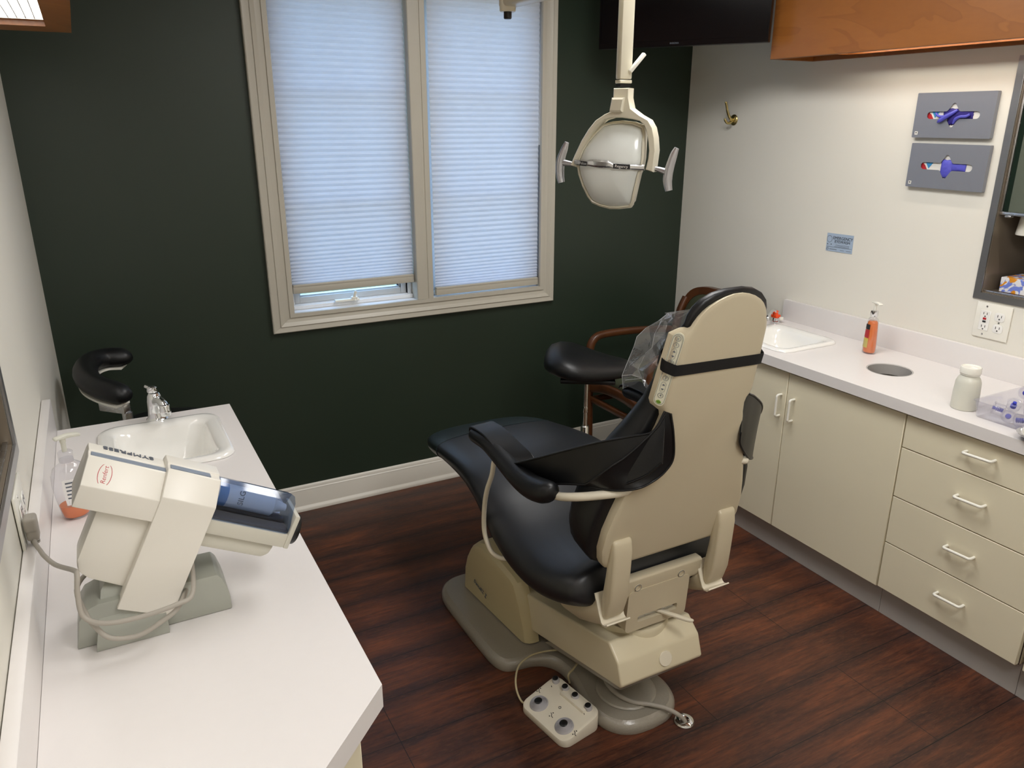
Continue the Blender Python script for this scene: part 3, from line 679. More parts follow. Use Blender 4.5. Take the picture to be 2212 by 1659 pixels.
# printed marks: red oval on the front bevel and the name on the far bevel
nb = Vector((0, -.79, .62)).normalized()
def bevel_frame(a, y, b, right, up):
    r = MF.to_3x3() @ Vector(right); u = MF.to_3x3() @ Vector(up); return frame(MF @ Vector((a, y, b)), r, u, r.cross(u))
up_f = Vector((0, .66, .75)).normalized()
FM = bevel_frame(-.080, .0172, .1918, tuple(up_f), (-1, 0, 0))
mk = MB().text('Renfert', .0088, FM, .0003, shear=.15)
for sgn in (1, -1):
    pts = [(sgn * 0 + .017 * cos(radians(a)), sgn * .0085 * sin(radians(a))) for a in range(25, 150, 8)]
    mk.sheet([[FM @ Vector((x * (1.0 if q else 1.0), y + (q * .0009 * sgn), .0003)) for x, y in pts] for q in (0, 1)])
lab(mk.build('red_mark', 'red', mx), 'small red word between two arcs on the white front')
FN = bevel_frame(-.050, .0725, .1925, (-1, 0, 0), (0, -.66, .75))
lab(MB().text('SYMPRESS', .0165, bevel_frame(-.052, .0700, .2128, (-1, 0, 0), (0, -1, .0)), .0006).build('name_lettering', 'greyink', mx), 'grey capital lettering along the far top edge')
# cord and plug (the plug is pushed into the left wall outlet)
cd = [(-1.2215, -1.630, .9300), (-1.2165, -1.634, .9090), (-1.2155, -1.650, .9030), (-1.206, -1.69, .907), (-1.198, -1.728, .916), (-1.183, -1.760, .914), (-1.155, -1.835, .938), (-1.150, -1.862, .945), (-1.153, -1.872, .921), (-1.151, -1.882, .889), (-1.127, -1.892, .876), (-1.083, -1.892, .871), (-1.033, -1.887, .873), (-1.008, -1.870, .875), (-1.000, -1.800, .900), (-1.004, -1.742, .895), (-1.05, -1.735, .885), (-1.125, -1.752, .893), (-1.158, -1.800, .892), (-1.150, -1.858, .880), (-1.140, -1.879, .867), (-1.123, -1.889, .848), (-1.088, -1.889, .840), (-1.055, -1.884, .850), (-1.030, -1.872, .859), (-1.006, -1.81, .862)]
cb = MB().tube(cd[1:], .0036, 10, smooth=6); cb.build('power_cord', 'cord', mx)
pl = MB().box(XL + .0085, -1.2085, -1.646, -1.618, .919, .944, .005, 3).box(-1.2265, -1.2085, -1.644, -1.620, .903, .930, .005, 3)
for k in range(3): pl.lathe([(.0068, 0), (.0068, .0028)], (-1.2165, -1.6335, .8965 + k * .0042), 14)
pl.build('plug', 'cord', mx)

# outlets
def outlet(name, label, o, right, nrm, gfci_first):
    F = frame(o, right, (0, 0, 1), nrm); t = thing(name, label, 'outlet', o)
    MB().box(-.057, .057, -.057, .057, .0008, .0058, .002, 2, mat=F).build('cover_plate', 'handle', t)
    g = MB().box(-.0395 - .0005, -.0065, -.033, .033, .006, .0082, .0012, 1, mat=F).build('receptacle', 'cer', t)
    for zz in (.021, -.021):
        s = MB()
        for sx in (-.0055, .0055): s.box(-.023 + sx - .0009, -.023 + sx + .0009, zz - .002, zz + .0055, .0078, .0085, mat=F)
        s.lathe([(.0023, 0), (.0023, .0007), (0, .0007)], (0, 0, 0), 10, mat=F @ Matrix.Translation((-.023, zz - .0075, .0078)))
        s.build('slots', 'ink', g)
    MB().box(-.0285, -.0175, .0022, .0095, .0082, .0092, .0006, 1, mat=F).build('reset_button', 'red', g)
    MB().box(-.0285, -.0175, -.0065, -.0005, .0082, .0092, .0006, 1, mat=F).build('test_button', 'ink', g)
    for zz in (.019, -.019):
        d = MB().prism([p for p in rrect(.0065, .0395, zz - .0142, zz + .0142, .0095)], 'z', .006, .0078, .001, mat=F).build('receptacle', 'cer', t)
        s = MB()
        for sx in (-.006, .006): s.box(.023 + sx - .0009, .023 + sx + .0009, zz - .001, zz + .007, .0076, .0081, mat=F)
        s.lathe([(.0023, 0), (.0023, .0005), (0, .0005)], (0, 0, 0), 10, mat=F @ Matrix.Translation((.023, zz - .0065, .0076)))
        s.build('slots', 'ink', d)
    for x, y in ((-.023, .046), (-.023, -.046), (.023, 0)):
        MB().lathe([(.003, 0), (.0028, .0009), (0, .001)], (0, 0, 0), 12, mat=F @ Matrix.Translation((x, y, .0058))).build('screw', 'alu', t)
outlet('wall_outlet', 'white double outlet plate with a red reset button above the right counter', (XR - .0006, -1.5622, .929), (0, -1, 0), (-1, 0, 0), True)
outlet('wall_outlet', 'white outlet plate with a grey plug in it on the left wall', (XL + .0006, -1.592, .9275), (0, 1, 0), (1, 0, 0), True)

# ------------------------------------------------------------------ stainless recesses
def recess(name, label, xw, sgn, y0, y1):
    t = thing(name, label, 'wall cabinet', (xw, (y0 + y1) / 2, RZ0))
    FQ = frame((xw - sgn * .0008, 0, 0), (0, 1, 0), (0, 0, 1), (-sgn, 0, 0)) if sgn > 0 else frame((xw - sgn * .0008, 0, 0), (0, 1, 0), (0, 0, 1), (1, 0, 0))
    MB().plate([(y0 - .023, .9937), (y1 + .0225, .9937), (y1 + .0225, 1.7295), (y0 - .023, 1.7295)], [[(y0, RZ0), (y1, RZ0), (y1, RZ1), (y0, RZ1)]], 0, .004, FQ).build('frame', 'steel', t, smooth=False)
    D = .27; xa, xb = (xw + .0005, xw + D) if sgn > 0 else (xw - D, xw - .0005)
    b = MB()
    b.box(xa, xb, y0, y0 + .0015, RZ0, RZ1).box(xa, xb, y1 - .0015, y1, RZ0, RZ1).box(xa, xb, y0, y1, RZ0, RZ0 + .0015).box(xa, xb, y0, y1, RZ1 - .0015, RZ1)
    xe = xb if sgn > 0 else xa
    b.box(min(xe, xe + sgn * .0015), max(xe, xe + sgn * .0015), y0, y1, RZ0, RZ1)
    b.build('liner', 'steel_in', t)
    xr_ = xw + sgn * .006
    MB().box(min(xr_, xr_ + sgn * .008), max(xr_, xr_ + sgn * .008), y0 + .002, y1 - .002, RZ0 + .0018, RZ0 + .008, .001).build('track', 'alu', t)
    return t
rr_ = recess('wall_recess_cabinet', 'stainless framed recessed wall cabinet at the right edge with a tissue box inside', XR, 1, RY0, RY1)
MB().box(XR + .008, XR + .02, RY0 + .002, RY1 - .002, 1.264, 1.274, .001).box(XR + .008, XR + .02, RY1 - .0095, RY1 - .002, 1.2745, RZ1 - .002, .001).build('door_rail', 'alu', rr_)
MB().box(XR + .012, XR + .016, -1.533, RY1 - .01, 1.2745, RZ1 - .002).build('door_pane', 'pane_dark', rr_)  # dark green reflection in the glass, painted as its own pane
MB().box(XR + .0115, XR + .0165, RY0 + .002, -1.5335, 1.2745, RZ1 - .002).build('door_pane', 'mirror', rr_)  # grey-green reflection in the glass, painted into the pane colour
MB().box(XR + .006, XR + .022, -1.548, -1.528, 1.2575, 1.2635, .002).build('door_clip', 'alu', rr_)
recess('wall_recess_cabinet', 'stainless framed recessed wall cabinet at the left edge of the photo', XL, -1, LY0, LY1)
tb_ = MB().box(1.515, 1.63, -1.665, -1.532, RZ0 + .0022, RZ0 + .050, .0015, 1).build('tissue_box', 'floral')
tag(tb_, 'small tissue box with blue and orange flowers inside the right wall recess', 'box')
cp = MB().lathe([(.0285, 0), (.0295, .002), (.024, .055), (.0235, .0605), (.0, .0605)], (1.548, -1.562, 1.201), 28).build('cup_dispenser', 'handle')
tag(cp, 'white paper cup hanging under the sliding door of the right wall recess', 'cup')

# ------------------------------------------------------------------ glove dispensers
def cross(cx, cy):
    P = []
    hl, hs, hv, tip = .0785, .0115, .030, .0075
    P += [(cx + hl + hs * cos(radians(a)), cy + hs * sin(radians(a))) for a in range(-90, 91, 15)]
    P += [(cx + .024, cy + hs), (cx + .019, cy + hs + .003)]
    P += [(cx + tip * cos(radians(a)), cy + hv + tip * sin(radians(a))) for a in range(15, 166, 15)]
    P += [(cx - .019, cy + hs + .003), (cx - .024, cy + hs)]
    P += [(cx - hl + hs * cos(radians(a)), cy + hs * sin(radians(a))) for a in range(90, 271, 15)]
    P += [(cx - .024, cy - hs), (cx - .019, cy - hs - .003)]
    P += [(cx + tip * cos(radians(a)), cy - hv + tip * sin(radians(a))) for a in range(195, 346, 15)]
    P += [(cx + .019, cy - hs - .003), (cx + .024, cy - hs)]
    return P
def glove_box(label, y0, z0, w, h, v, tilt=0):
    X0 = 1.4475
    F = frame((X0, y0, z0), Vector((0, -1, tilt)).normalized(), Vector((0, tilt, 1)).normalized(), (-1, 0, 0)); t = thing('glove_dispenser', label, 'dispenser', (X0, y0 - w / 2, z0), 'grey glove dispensers')
    d = XR - X0 - .0015
    pb = MB().plate(rrect(0, w, 0, h, .003, 3), [cross(w / 2, h / 2)], -.0016, 0, F)
    pb.build('front_plate', 'glove_plate', t, ang=20)
    MB().box(.0012, w - .0012, h - .0016, h - .0002, -d, -.0018, mat=F).box(.0012, w - .0012, .0002, .0016, -d, -.0018, mat=F).box(w - .0016, w - .0002, .0018, h - .0018, -d, -.0018, mat=F).box(.0002, .0016, .0018, h - .0018, -d, -.0018, mat=F).build('shell', 'glove_plate', t)
    c = MB().box(.006, w - .006, .006, h - .006, -.0145, -.006, mat=F).build('glove_carton', 'card', t)
    m = MB()
    def tri(p): return [F @ Vector((w / 2 + x, h / 2 + y, -.0055)) for x, y in p]
    def addtri(name, mat, p):
        q = MB(); tb = bmesh.new(); tb.faces.new([tb.verts.new(a) for a in tri(p)]); q.merge(tb); q.build(name, mat, c, smooth=False)
    addtri('print', 'red', [(-.092, .013), (-.092, -.013), (-.068, -.013), (-.078, .002)])
    addtri('print', 'blueprint', [(-.078, .013), (-.064, -.009), (-.048, .013)])
    # crumpled glove behind and through the slot
    rnd = random.Random(v)
    def crumple(x0, x1, y0_, y1_, n, mth, amp, out, name, mat, mask=None):
        rows = []
        for j in range(mth + 1):
            r = []
            for i in range(n + 1):
                u, s = i / n, j / mth
                x = x0 + (x1 - x0) * u; y = y0_ + (y1_ - y0_) * s
                b = sin(pi * u) ** .5 * sin(pi * s) ** .5
                r.append(F @ Vector((w / 2 + x + rnd.uniform(-1, 1) * .0012, h / 2 + y + rnd.uniform(-1, 1) * .0012, -.0052 + out * b + amp * rnd.uniform(-1, 1) * b)))
            rows.append(r)
        MB().sheet(rows, .0006).build(name, mat, t, ang=180)
    if v == 1:
        crumple(-.035, .066, -.012, .020, 22, 8, .0012, .003, 'inner_glove', 'nitrile_dark')
        crumple(-.018, .016, -.030, .012, 10, 8, .001, .0038, 'inner_glove', 'nitrile_dark')
        st = [F @ Vector((w / 2 + a, h / 2 + b, c_)) for a, b, c_ in ((.014, .016, .0), (.0, .006, .004), (-.018, -.004, .006), (-.036, -.016, .007), (-.046, -.022, .005))]
        MB().tube(st, [.0035, .006, .0075, .007, .002], 8, smooth=4).build('glove', 'nitrile', t)
        st = [F @ Vector((w / 2 + a, h / 2 + b, c_)) for a, b, c_ in ((.006, -.026, .0), (.014, -.012, .002), (.028, -.005, .003), (.046, -.004, .003), (.058, .002, .001))]
        MB().tube(st, [.003, .0055, .0045, .005, .0035], 8, smooth=4).build('glove', 'nitrile', t)
        st = [F @ Vector((w / 2 + a, h / 2 + b, c_)) for a, b, c_ in ((-.060, .008, .0), (-.052, .0, .002), (-.040, -.004, .002), (-.026, -.002, .001))]
        MB().tube(st, [.002, .004, .004, .003], 8, smooth=4).build('glove', 'nitrile', t)
    else:
        crumple(-.020, .020, -.036, .022, 12, 14, .0012, .0065, 'glove', 'nitrile')
        crumple(.012, .066, -.013, .012, 12, 6, .001, .003, 'glove', 'nitrile')
    sg = MB().box(.010, .0205, .009, .0195, .0002, .0012, mat=F).build('sticker', 'card', t)
    MB().box(.013, .0175, .0135, .0168, .0013, .0016, mat=F).build('sticker_print', 'ink', sg)
glove_box('grey glove dispenser mounted higher, pale violet glove strands pulled out of its slot', -1.1795, 1.4910, .2690, .1412, 1)
glove_box('lower grey glove dispenser directly beneath the other, one violet glove filling its slot', -1.1850, 1.3300, .2710, .1430, 2, -.006)

# eyewash sign
F = frame((XR - .0008, -.9340, 1.0986), Vector((0, -1, .018)).normalized(), Vector((0, .018, 1)).normalized(), (-1, 0, 0))
sg = thing('eyewash_sign', 'small pale blue emergency eyewash sign on the cream wall', 'sign', (XR - .001, -.934, 1.065))
MB().box(-.0605, .0605, -.0342, .0342, 0, .0012, mat=F).build('card', 'sign', sg)
tx = MB().text('EMERGENCY', .0158, F @ Matrix.Translation((.0135, .0175, .0014)), .0003).text('EYEWASH', .0158, F @ Matrix.Translation((.0125, .0042, .0014)), .0003)
lab(tx.build('lettering', 'ink', sg), 'black lettering EMERGENCY EYEWASH')
r = MB()
r.tube([F @ Vector((-.0475 + .0118 * cos(a * pi / 16), .0125 + .0125 * sin(a * pi / 16), .0014)) for a in range(32)], .0007, 6, closed=True)
for x in (-.0545, -.0375): r.lathe([(.0025, 0), (.0025, .0004), (0, .0004)], (0, 0, 0), 10, mat=F @ Matrix.Translation((x, -.0075, .0013)))
r.build('pictogram', 'greyink', sg)
r = MB()
for k, (a, b) in enumerate(((-.016, .046), (-.019, .046), (-.0225, .046))): r.box(a, b, -.0075 - k * .0038 - .0005, -.0075 - k * .0038 + .0005, .0012, .0015, mat=F)
r.box(-.0585, .058, -.0182, -.0170, .0012, .0015, mat=F).box(-.044, -.010, -.0272, -.0250, .0012, .0015, mat=F).box(.006, .024, -.0275, -.0262, .0012, .0015, mat=F).box(.034, .056, -.0275, -.0262, .0012, .0015, mat=F)
r.tube([F @ Vector((-.0535 + .0042 * cos(a * pi / 10), -.0255 + .0046 * sin(a * pi / 10), .0014)) for a in range(20)], .0007, 6, closed=True)
r.build('small_print', 'greyink', sg)

# coat hook
hk = thing('coat_hook', 'brass double coat hook on the cream wall beside the television', 'hook', (XR, -.304, 1.548))
FH = frame((XR - .0006, -.304, 1.548), (0, -1, 0), (0, 0, 1), (-1, 0, 0))
MB().lathe([(.0225, .0), (.0225, .002), (.019, .0055), (.013, .008), (.0, .009)], (0, 0, 0), 32, mat=FH).build('rosette', 'brass', hk)
MB().tube([FH @ Vector(p) for p in ((0, 0, .006), (0, .006, .022), (0, .028, .038), (0, .052, .047), (0, .070, .054), (0, .074, .055))], [.007, .0062, .0055, .005, .0055, .004], 12, smooth=5).build('upper_prong', 'brass', hk)
MB().tube([FH @ Vector(p) for p in ((0, -.002, .006), (0, -.012, .022), (0, -.013, .038), (0, -.002, .050), (0, .006, .053))], [.0065, .006, .005, .005, .004], 12, smooth=5).build('lower_prong', 'brass', hk)

# ------------------------------------------------------------------ things on the right counter
jz = CZ + .0006
jr = thing('jar', 'frosted white plastic jar with a round slotted lid beside the clear box', 'jar', (1.098, -1.735, jz))
MB().lathe([(0, 0), (.0335, 0), (.0355, .003), (.0352, .045), (.0335, .080), (.0290, .092), (.0250, .097), (.0245, .1015)], (1.098, -1.735, jz), 40).build('jar_body', 'jar', jr, ang=50)
MB().lathe([(.0245, .1018), (.0262, .1025), (.0262, .106), (.0276, .107), (.0276, .123), (.0264, .125), (.024, .1252), (.023, .123), (0, .1225)], (1.098, -1.735, jz), 40).build('lid', 'handle', jr)
MB().box(1.097, 1.0985, -1.754, -1.735, jz + .1228, jz + .1255, mat=None).build('lid_slot', 'paper', jr)
bx = thing('clear_box', 'clear plastic box of small clear cups on the right counter', 'box', (1.17, -1.858, jz))
bx0, bx1, by0, by1 = 1.052, 1.300, -1.930, -1.787
BR_ = []
for ins, zz in ((.012, .0025), (.0115, .0), (.0085, .0), (.006, .004), (.0, .046), (-.003, .048), (-.003, .0495), (.0015, .0495), (.0085, .006), (.012, .0028)):
    BR_.append([Vector((p[0], p[1], jz + zz)) for p in rrect(bx0 + ins, bx1 - ins, by0 + ins, by1 - ins, .008, 4)])
MB().loft(BR_[1:-1], True, False).build('tray', 'clear2', bx)
def tip(i, c, ax, ln, label):
    z = Vector(ax).normalized(); x = z.orthogonal().normalized(); T = frame(c, x, z.cross(x), z)
    t = thing('mixing_cup', label, 'cup', c, 'clear cups with blue bristles in the box')
    MB().lathe([(0, -ln / 2), (.014, -ln / 2), (.0165, -ln / 2 + .002), (.0172, ln / 2 - .004), (.0188, ln / 2 - .003), (.0188, ln / 2), (.0155, ln / 2), (.0145, ln / 2 - .003), (.0, ln / 2 - .003)], (0, 0, 0), 24, mat=T).build('cup_shell', 'clear2', t, ang=50)
    pr = [(0, -ln / 2 + .003)]
    for k in range(5): zz = -ln / 2 + .004 + k * (ln - .01) / 5; pr += [(.0075, zz), (.0035, zz + (ln - .01) / 10)]
    pr += [(.005, ln / 2 - .002), (.005, ln / 2 + .0005), (0, ln / 2 + .001)]
    MB().lathe(pr, (0, 0, 0), 14, mat=T).build('bristle', 'blue', t)
zt = jz + .0225
cdir = (-.84, -.44, .30)
for i, (c, ax, ln, l) in enumerate((
    ((1.110, -1.826, zt + .0), (-.3, .9, .15), .030, 'clear cup lying at the left end of the clear box, bristle sideways'),
    ((1.085, -1.868, zt - .002), cdir, .022, 'clear cup facing out against the front wall of the box, blue dot in its centre'),
    ((1.145, -1.845, zt + .012), (-.3, -.3, .9), .022, 'clear cup standing upright near the back left of the box'),
    ((1.082, -1.9065, zt - .001), (.1, -.95, .2), .034, 'clear cup lying on its side against the front wall near the steel tray'),
    ((1.225, -1.828, zt + .030), cdir, .022, 'topmost clear cup at the back of the heap in the box'),
    ((1.190, -1.872, zt + .024), (-.75, -.5, .42), .024, 'clear cup just below the topmost one in the heap'),
    ((1.150, -1.895, zt + .018), (.2, -.2, .95), .022, 'clear cup standing in the middle of the heap'),
    ((1.130, -1.900, zt + .020), (.5, -.8, .1), .034, 'clear cup lying across the right part of the heap'),
    ((1.240, -1.845, zt + .002), (.2, .9, .1), .028, 'clear cup at the bottom back of the box'),
    ((1.205, -1.900, zt + .002), (.8, .3, .3), .028, 'clear cup at the bottom right of the box'),
    ((1.255, -1.898, zt + .004), (.1, .2, .95), .022, 'clear cup in the back right corner of the box'))):
    tip(i, c, ax, ln, l)
st_ = thing('instrument_tray', 'rounded steel tray lined with white paper at the right edge of the counter', 'tray', (1.11, -2.13, jz))
TR = []
for ins, zz in ((.022, .0), (.010, .003), (.003, .012), (.0, .019), (-.005, .020), (-.005, .0213), (.001, .0212), (.004, .013), (.012, .0048), (.024, .0018)):
    TR.append([Vector((p[0], p[1], jz + zz)) for p in rrect(.982 + ins, 1.235 - ins, -2.33 + ins, -1.9375 - ins, .045, 8)])
MB().loft(TR, True, True).build('pan', 'chrome', st_, ang=50)
MB().plate(rrect(1.008, 1.210, -2.305, -1.963, .03), [], jz + .0021, jz + .0026).build('paper_liner', 'paper', st_)

# ------------------------------------------------------------------ dental chair (its long axis runs towards the window)
XC = .062
ch = thing('dental_chair', 'beige and black dental chair in the middle of the room, seen from behind', 'dental chair', (XC, -1.2, 0))
# base plate
half = [(.0, -.802), (.16, -.802), (.215, -.812), (.250, -.842), (.268, -.89), (.272, -.95), (.272, -1.05), (.271, -1.15), (.2695, -1.21), (.267, -1.245), (.260, -1.275), (.246, -1.298), (.22, -1.310), (.19, -1.314), (.165, -1.318), (.135, -1.333), (.113, -1.36), (.104, -1.40), (.106, -1.45), (.116, -1.50), (.126, -1.545), (.127, -1.585), (.115, -1.63), (.088, -1.664), (.05, -1.682), (.0, -1.687)]
right_ = smooth_pts([(a, b, 0) for a, b in half], 3)
outl = [(XC - p.x, p.y) for p in right_] + [(XC + p.x, p.y) for p in reversed(right_[1:-1])]
R = []
for d, z in ((.002, .0006), (.0, .006), (.0, .018), (.003, .026), (.007, .0305), (.012, .034), (.016, .0365)): R.append([Vector((p[0], p[1], z)) for p in inset(outl, d)])
MB().loft(R, True, True).lathe([(.084, .0), (.080, .004), (.07, .0055), (0, .0055)], (XC, -1.56, .039), 36).build('base_plate', 'hammered', ch, ang=32)
# pod: two side covers and a rounded back between them
podp = [(-1.268, .041), (-1.262, .080), (-1.235, .165), (-1.208, .226), (-1.190, .238), (-1.10, .262), (-1.02, .268), (-.97, .252), (-.93, .218), (-.90, .172), (-.88, .12), (-.872, .041)]
for s_ in (-1, 1):
    pb = MB(); R = []
    for u, sc, dy in ((.139, 1, 0), (.156, 1, 0), (.170, .985, 0), (.182, .94, 0), (.187, .88, 0)):
        R.append([Vector((XC + s_ * (u - .024 * max(0, (-1.05 - y) / .2) ** 1.5), -1.06 + (y + 1.06) * (sc if True else 1), .044 + (z - .044) * sc)) for y, z in podp])
    pb.loft(R).build('side_cover', 'khaki', ch, ang=26)
MB().prism([(-1.10, .041), (-1.10, .2605), (-1.02, .2665), (-.97, .2505), (-.93, .2165), (-.90, .1705), (-.88, .119), (-.873, .041)], 'x', XC - .1385, XC + .1385, .004).build('rear_cover', 'khaki', ch)
SF = frame((XC - .1884, -1.005, .105), (0, -1, -.10), (0, -.10, 1), (-1, 0, 0))
mk = MB().text('DentalEZ', .0185, SF, .0006, shear=.2)
mk.tube([SF @ Vector(p) for p in ((.047, .007, .0005), (.053, .0085, .0005), (.056, .005, .0005), (.052, .0005, .0005), (.048, -.003, .0005), (.052, -.007, .0005), (.058, -.0055, .0005))], [.0004, .0015, .0018, .0015, .0018, .0015, .0004], 6)
lab(mk.build('lettering', 'greyink', ch), 'grey lettering and S-shaped mark on the pod')
# lift arm
la = MB(); R = []
armp = [(-1.02, .012), (-1.02, .135), (-1.645, .298), (-1.688, .262), (-1.708, .206), (-1.702, .196), (-1.25, .077)]
for u, d in ((-.134, .010), (-.131, .003), (-.124, .0), (.124, .0), (.131, .003), (.134, .010)): R.append([Vector((XC + u, p[0], p[1])) for p in inset(armp[::-1], d)][::-1])
la.prism(armp, 'x', XC - .131, XC + .131, .011, 4).build('lift_arm', 'cream', ch, ang=50)
MB().prism([(-1.30, .060), (-1.35, .100), (-1.690, .193), (-1.684, .170), (-1.66, .160)], 'x', XC - .118, XC + .118, .008, 3).build('arm_underside', 'hammered', ch)
cyx = frame((XC + .012, -1.6990, .233), (1, 0, 0), Vector((0, .336, .942)), Vector((0, -.942, .336)))
MB().lathe([(.020, -.004), (.020, .0022), (.0188, .0034), (0, .0036)], (0, 0, 0), 36, mat=cyx).build('round_plug', 'tube', ch)
# swivel collar, mechanism housing and cross bar
MB().lathe([(.090, .252), (.092, .268), (.094, .300), (.090, .306), (.080, .308)], (XC, -1.572, 0), 44).build('swivel_collar', 'cream', ch)
MB().lathe([(.0, .306), (.078, .306), (.078, .314), (.06, .33), (.06, .36), (0, .36)], (XC, -1.572, 0), 36).build('swivel_core', 'black', ch)
hb_ = MB().plate(rrect(-.096, .096, 0, .125, .014, 6), [rrect(-.060, .066, .024, .043, .006, 4)], -.012, 0, frame((XC, -1.6645, .322), (1, 0, 0), (0, -.07, .9975), (0, -.9975, -.07)))
hb_.box(XC - .096, XC - .084, -1.655, -1.53, .330, .43, .003).box(XC + .084, XC + .096, -1.655, -1.53, .330, .43, .003).box(XC - .09, XC + .09, -1.54, -1.53, .33, .43, .002)
hb_.build('mechanism_housing', 'beige', ch, ang=30)
MB().box(XC - .068, XC + .072, -1.6545, -1.640, .338, .372).build('slot_back', 'alu', ch)
MB().prism([(-.0085, 0), (.0075, 0), (.0105, .088), (.008, .0985), (.002, .102), (-.006, .0985), (-.009, .088)], 'z', -.004, .004, .003, 3, mat=frame((XC + .006, -1.648, .354), (.87, -.5 * 0, -.02), (.62, -.78, -.10), (0, -.12, .99))).build('release_lever', 'tube', ch)
cbar = MB().prism([(-1.648, .426), (-1.664, .428), (-1.6705, .436), (-1.676, .480), (-1.670, .484), (-1.648, .484)], 'x', XC - .132, XC + .132, .003, 2)
cbar.build('cross_bar', 'beige', ch)
for u in (-.070, .0655):
    FQ = frame((XC + u, -1.6738, .4555), (1, 0, 0), (0, -.125, .992), (0, -.992, -.125))
    MB().lathe([(.0098, -.002), (.0098, .0006), (.0088, .0014), (.0076, .0014), (.0076, -.0004), (0, -.0004)], (0, 0, 0), 24, mat=FQ).build('cap', 'beige', ch)
    MB().tube([FQ @ Vector((.0094 * cos(a), .0094 * sin(a), .0012)) for a in [k * pi / 14 for k in range(28)]], .0007, 6, closed=True).build('cap_ring', 'greyink', ch)
for s_ in (-1, 1):
    # wing casting that carries the hinge arm, with its pale cup lip
    R = []
    for y, z, w, h in ((-1.46, .348, .030, .012), (-1.52, .354, .040, .022), (-1.58, .374, .042, .036), (-1.63, .402, .040, .044), (-1.665, .420, .038, .044), (-1.678, .426, .035, .038)):
        R.append([Vector((XC + s_ * (.156 + w * .5 * 2 * (cos(a) * .9)), y + .006 * sin(a), z + h * sin(a) * (1 if sin(a) < 0 else .8))) for a in [k * 2 * pi / 20 for k in range(20)]])
    MB().loft(R).build('bracket_wing', 'beige', ch, ang=60)
    MB().sheet([[Vector((XC + s_ * x, y, z)) for y, z in ((-1.660, .470), (-1.668, .452), (-1.680, .425), (-1.691, .4055), (-1.699, .4015), (-1.712, .405), (-1.718, .4125))] for x in (.123, .128, .186, .191)], .0035).build('cup_lip', 'tube', ch)
    arm = [(-1.708, .640), (-1.722, .632), (-1.7265, .600), (-1.722, .52), (-1.718, .470), (-1.704, .424), (-1.692, .412), (-1.680, .424), (-1.678, .47), (-1.688, .53), (-1.697, .60)]
    x0, x1 = (.131, .184) if s_ > 0 else (-.184, -.131)
    MB().prism(arm, 'x', XC + x0, XC + x1, .0095, 3, ang=14).build('hinge_arm', 'beige', ch, ang=50)

# seat
def super_ring(y, z, w, h, tilt, n=44, ex=3.0, crown=.0):
    out = []
    for k in range(n):
        a = 2 * pi * k / n; c, s = cos(a), sin(a)
        x = w * (abs(c) ** (2 / ex)) * (1 if c >= 0 else -1); v = h / 2 * (abs(s) ** (2 / ex)) * (1 if s >= 0 else -1)
        if s > 0: v += crown * (1 - (x / w) ** 2)
        out.append(Vector((XC + x, y - v * sin(tilt), z + v * cos(tilt))))
    return out
seat = [(-.588, .470, .110, .028), (-.596, .472, .150, .046), (-.612, .475, .180, .060), (-.65, .483, .206, .070), (-.72, .497, .222, .076), (-.82, .513, .232, .080), (-.94, .526, .242, .090), (-1.06, .528, .252, .104), (-1.16, .503, .260, .122), (-1.25, .464, .267, .142), (-1.34, .436, .270, .154), (-1.43, .427, .270, .158), (-1.50, .432, .266, .156), (-1.565, .447, .258, .146), (-1.61, .462, .246, .130), (-1.630, .472, .232, .110), (-1.640, .476, .210, .085)]
def seat_rings(lo, hi, grow=0):
    ys = smooth_pts([(y, z, w) for y, z, w, h in seat], 3); hs = smooth_pts([(h, 0, 0) for y, z, w, h in seat], 3)
    R = []
    for i, (p, q) in enumerate(zip(ys, hs)):
        if not (lo <= p.x <= hi): continue
        a, b = ys[max(i - 1, 0)], ys[min(i + 1, len(ys) - 1)]
        R.append(super_ring(p.x, p.y, p.z + grow, q.x + 2 * grow, math.atan2(b.y - a.y, b.x - a.x), ex=3.0 if p.x > -1.1 else 2.6, crown=.008))
    return R
MB().loft(seat_rings(-2, 0)).build('seat_cushion', 'seat_vinyl', ch, ang=75)
MB().loft(seat_rings(-.80, -.5, .0022), True, True).build('foot_cover', 'film', ch, ang=75)
MB().loft([[Vector((XC + (v.x - XC) * .985, v.y + .002, v.z - .034)) for v in r] for r in seat_rings(-.90, -.597, -.026)]).build('seat_pan', 'tube', ch, ang=60)

# back shell
BETA = math.atan(.232)
def BP(u, zs, d): return Vector((XC + u, -1.694 - .232 * (zs - .55) + d * cos(BETA), zs + d * sin(BETA)))
hb = [(.550, .175), (.556, .188), (.575, .199), (.61, .206), (.66, .203), (.71, .191), (.76, .176), (.82, .155), (.88, .132), (.92, .118), (.945, .113), (.958, .115), (.968, .121), (.982, .123), (1.05, .118), (1.13, .110), (1.143, .106), (1.152, .1005), (1.165, .0955), (1.178, .0885), (1.19, .079), (1.20, .067), (1.21, .049), (1.2165, .030), (1.2205, .010)]
def hw(tab, z):
    for (z0, w0), (z1, w1) in zip(tab, tab[1:]):
        if z0 <= z <= z1: return w0 + (w1 - w0) * (z - z0) / (z1 - z0)
    return tab[-1][1]
outb = [(w, z) for z, w in hb] + [(-w, z) for z, w in reversed(hb)]
def flare(d, ins, k):
    q = inset(outb, ins); out = []
    for (u, z), (u0, z0) in zip(q, outb):
        f = k * max(0, min(1, (1.15 - z0) / .02)) * max(0, min(1, (z0 - .955) / .02))
        out.append((u + (f if u > 0 else -f), z - d * .25 * max(0, min(1, (z0 - 1.15) / .06))))
    return out
R = []
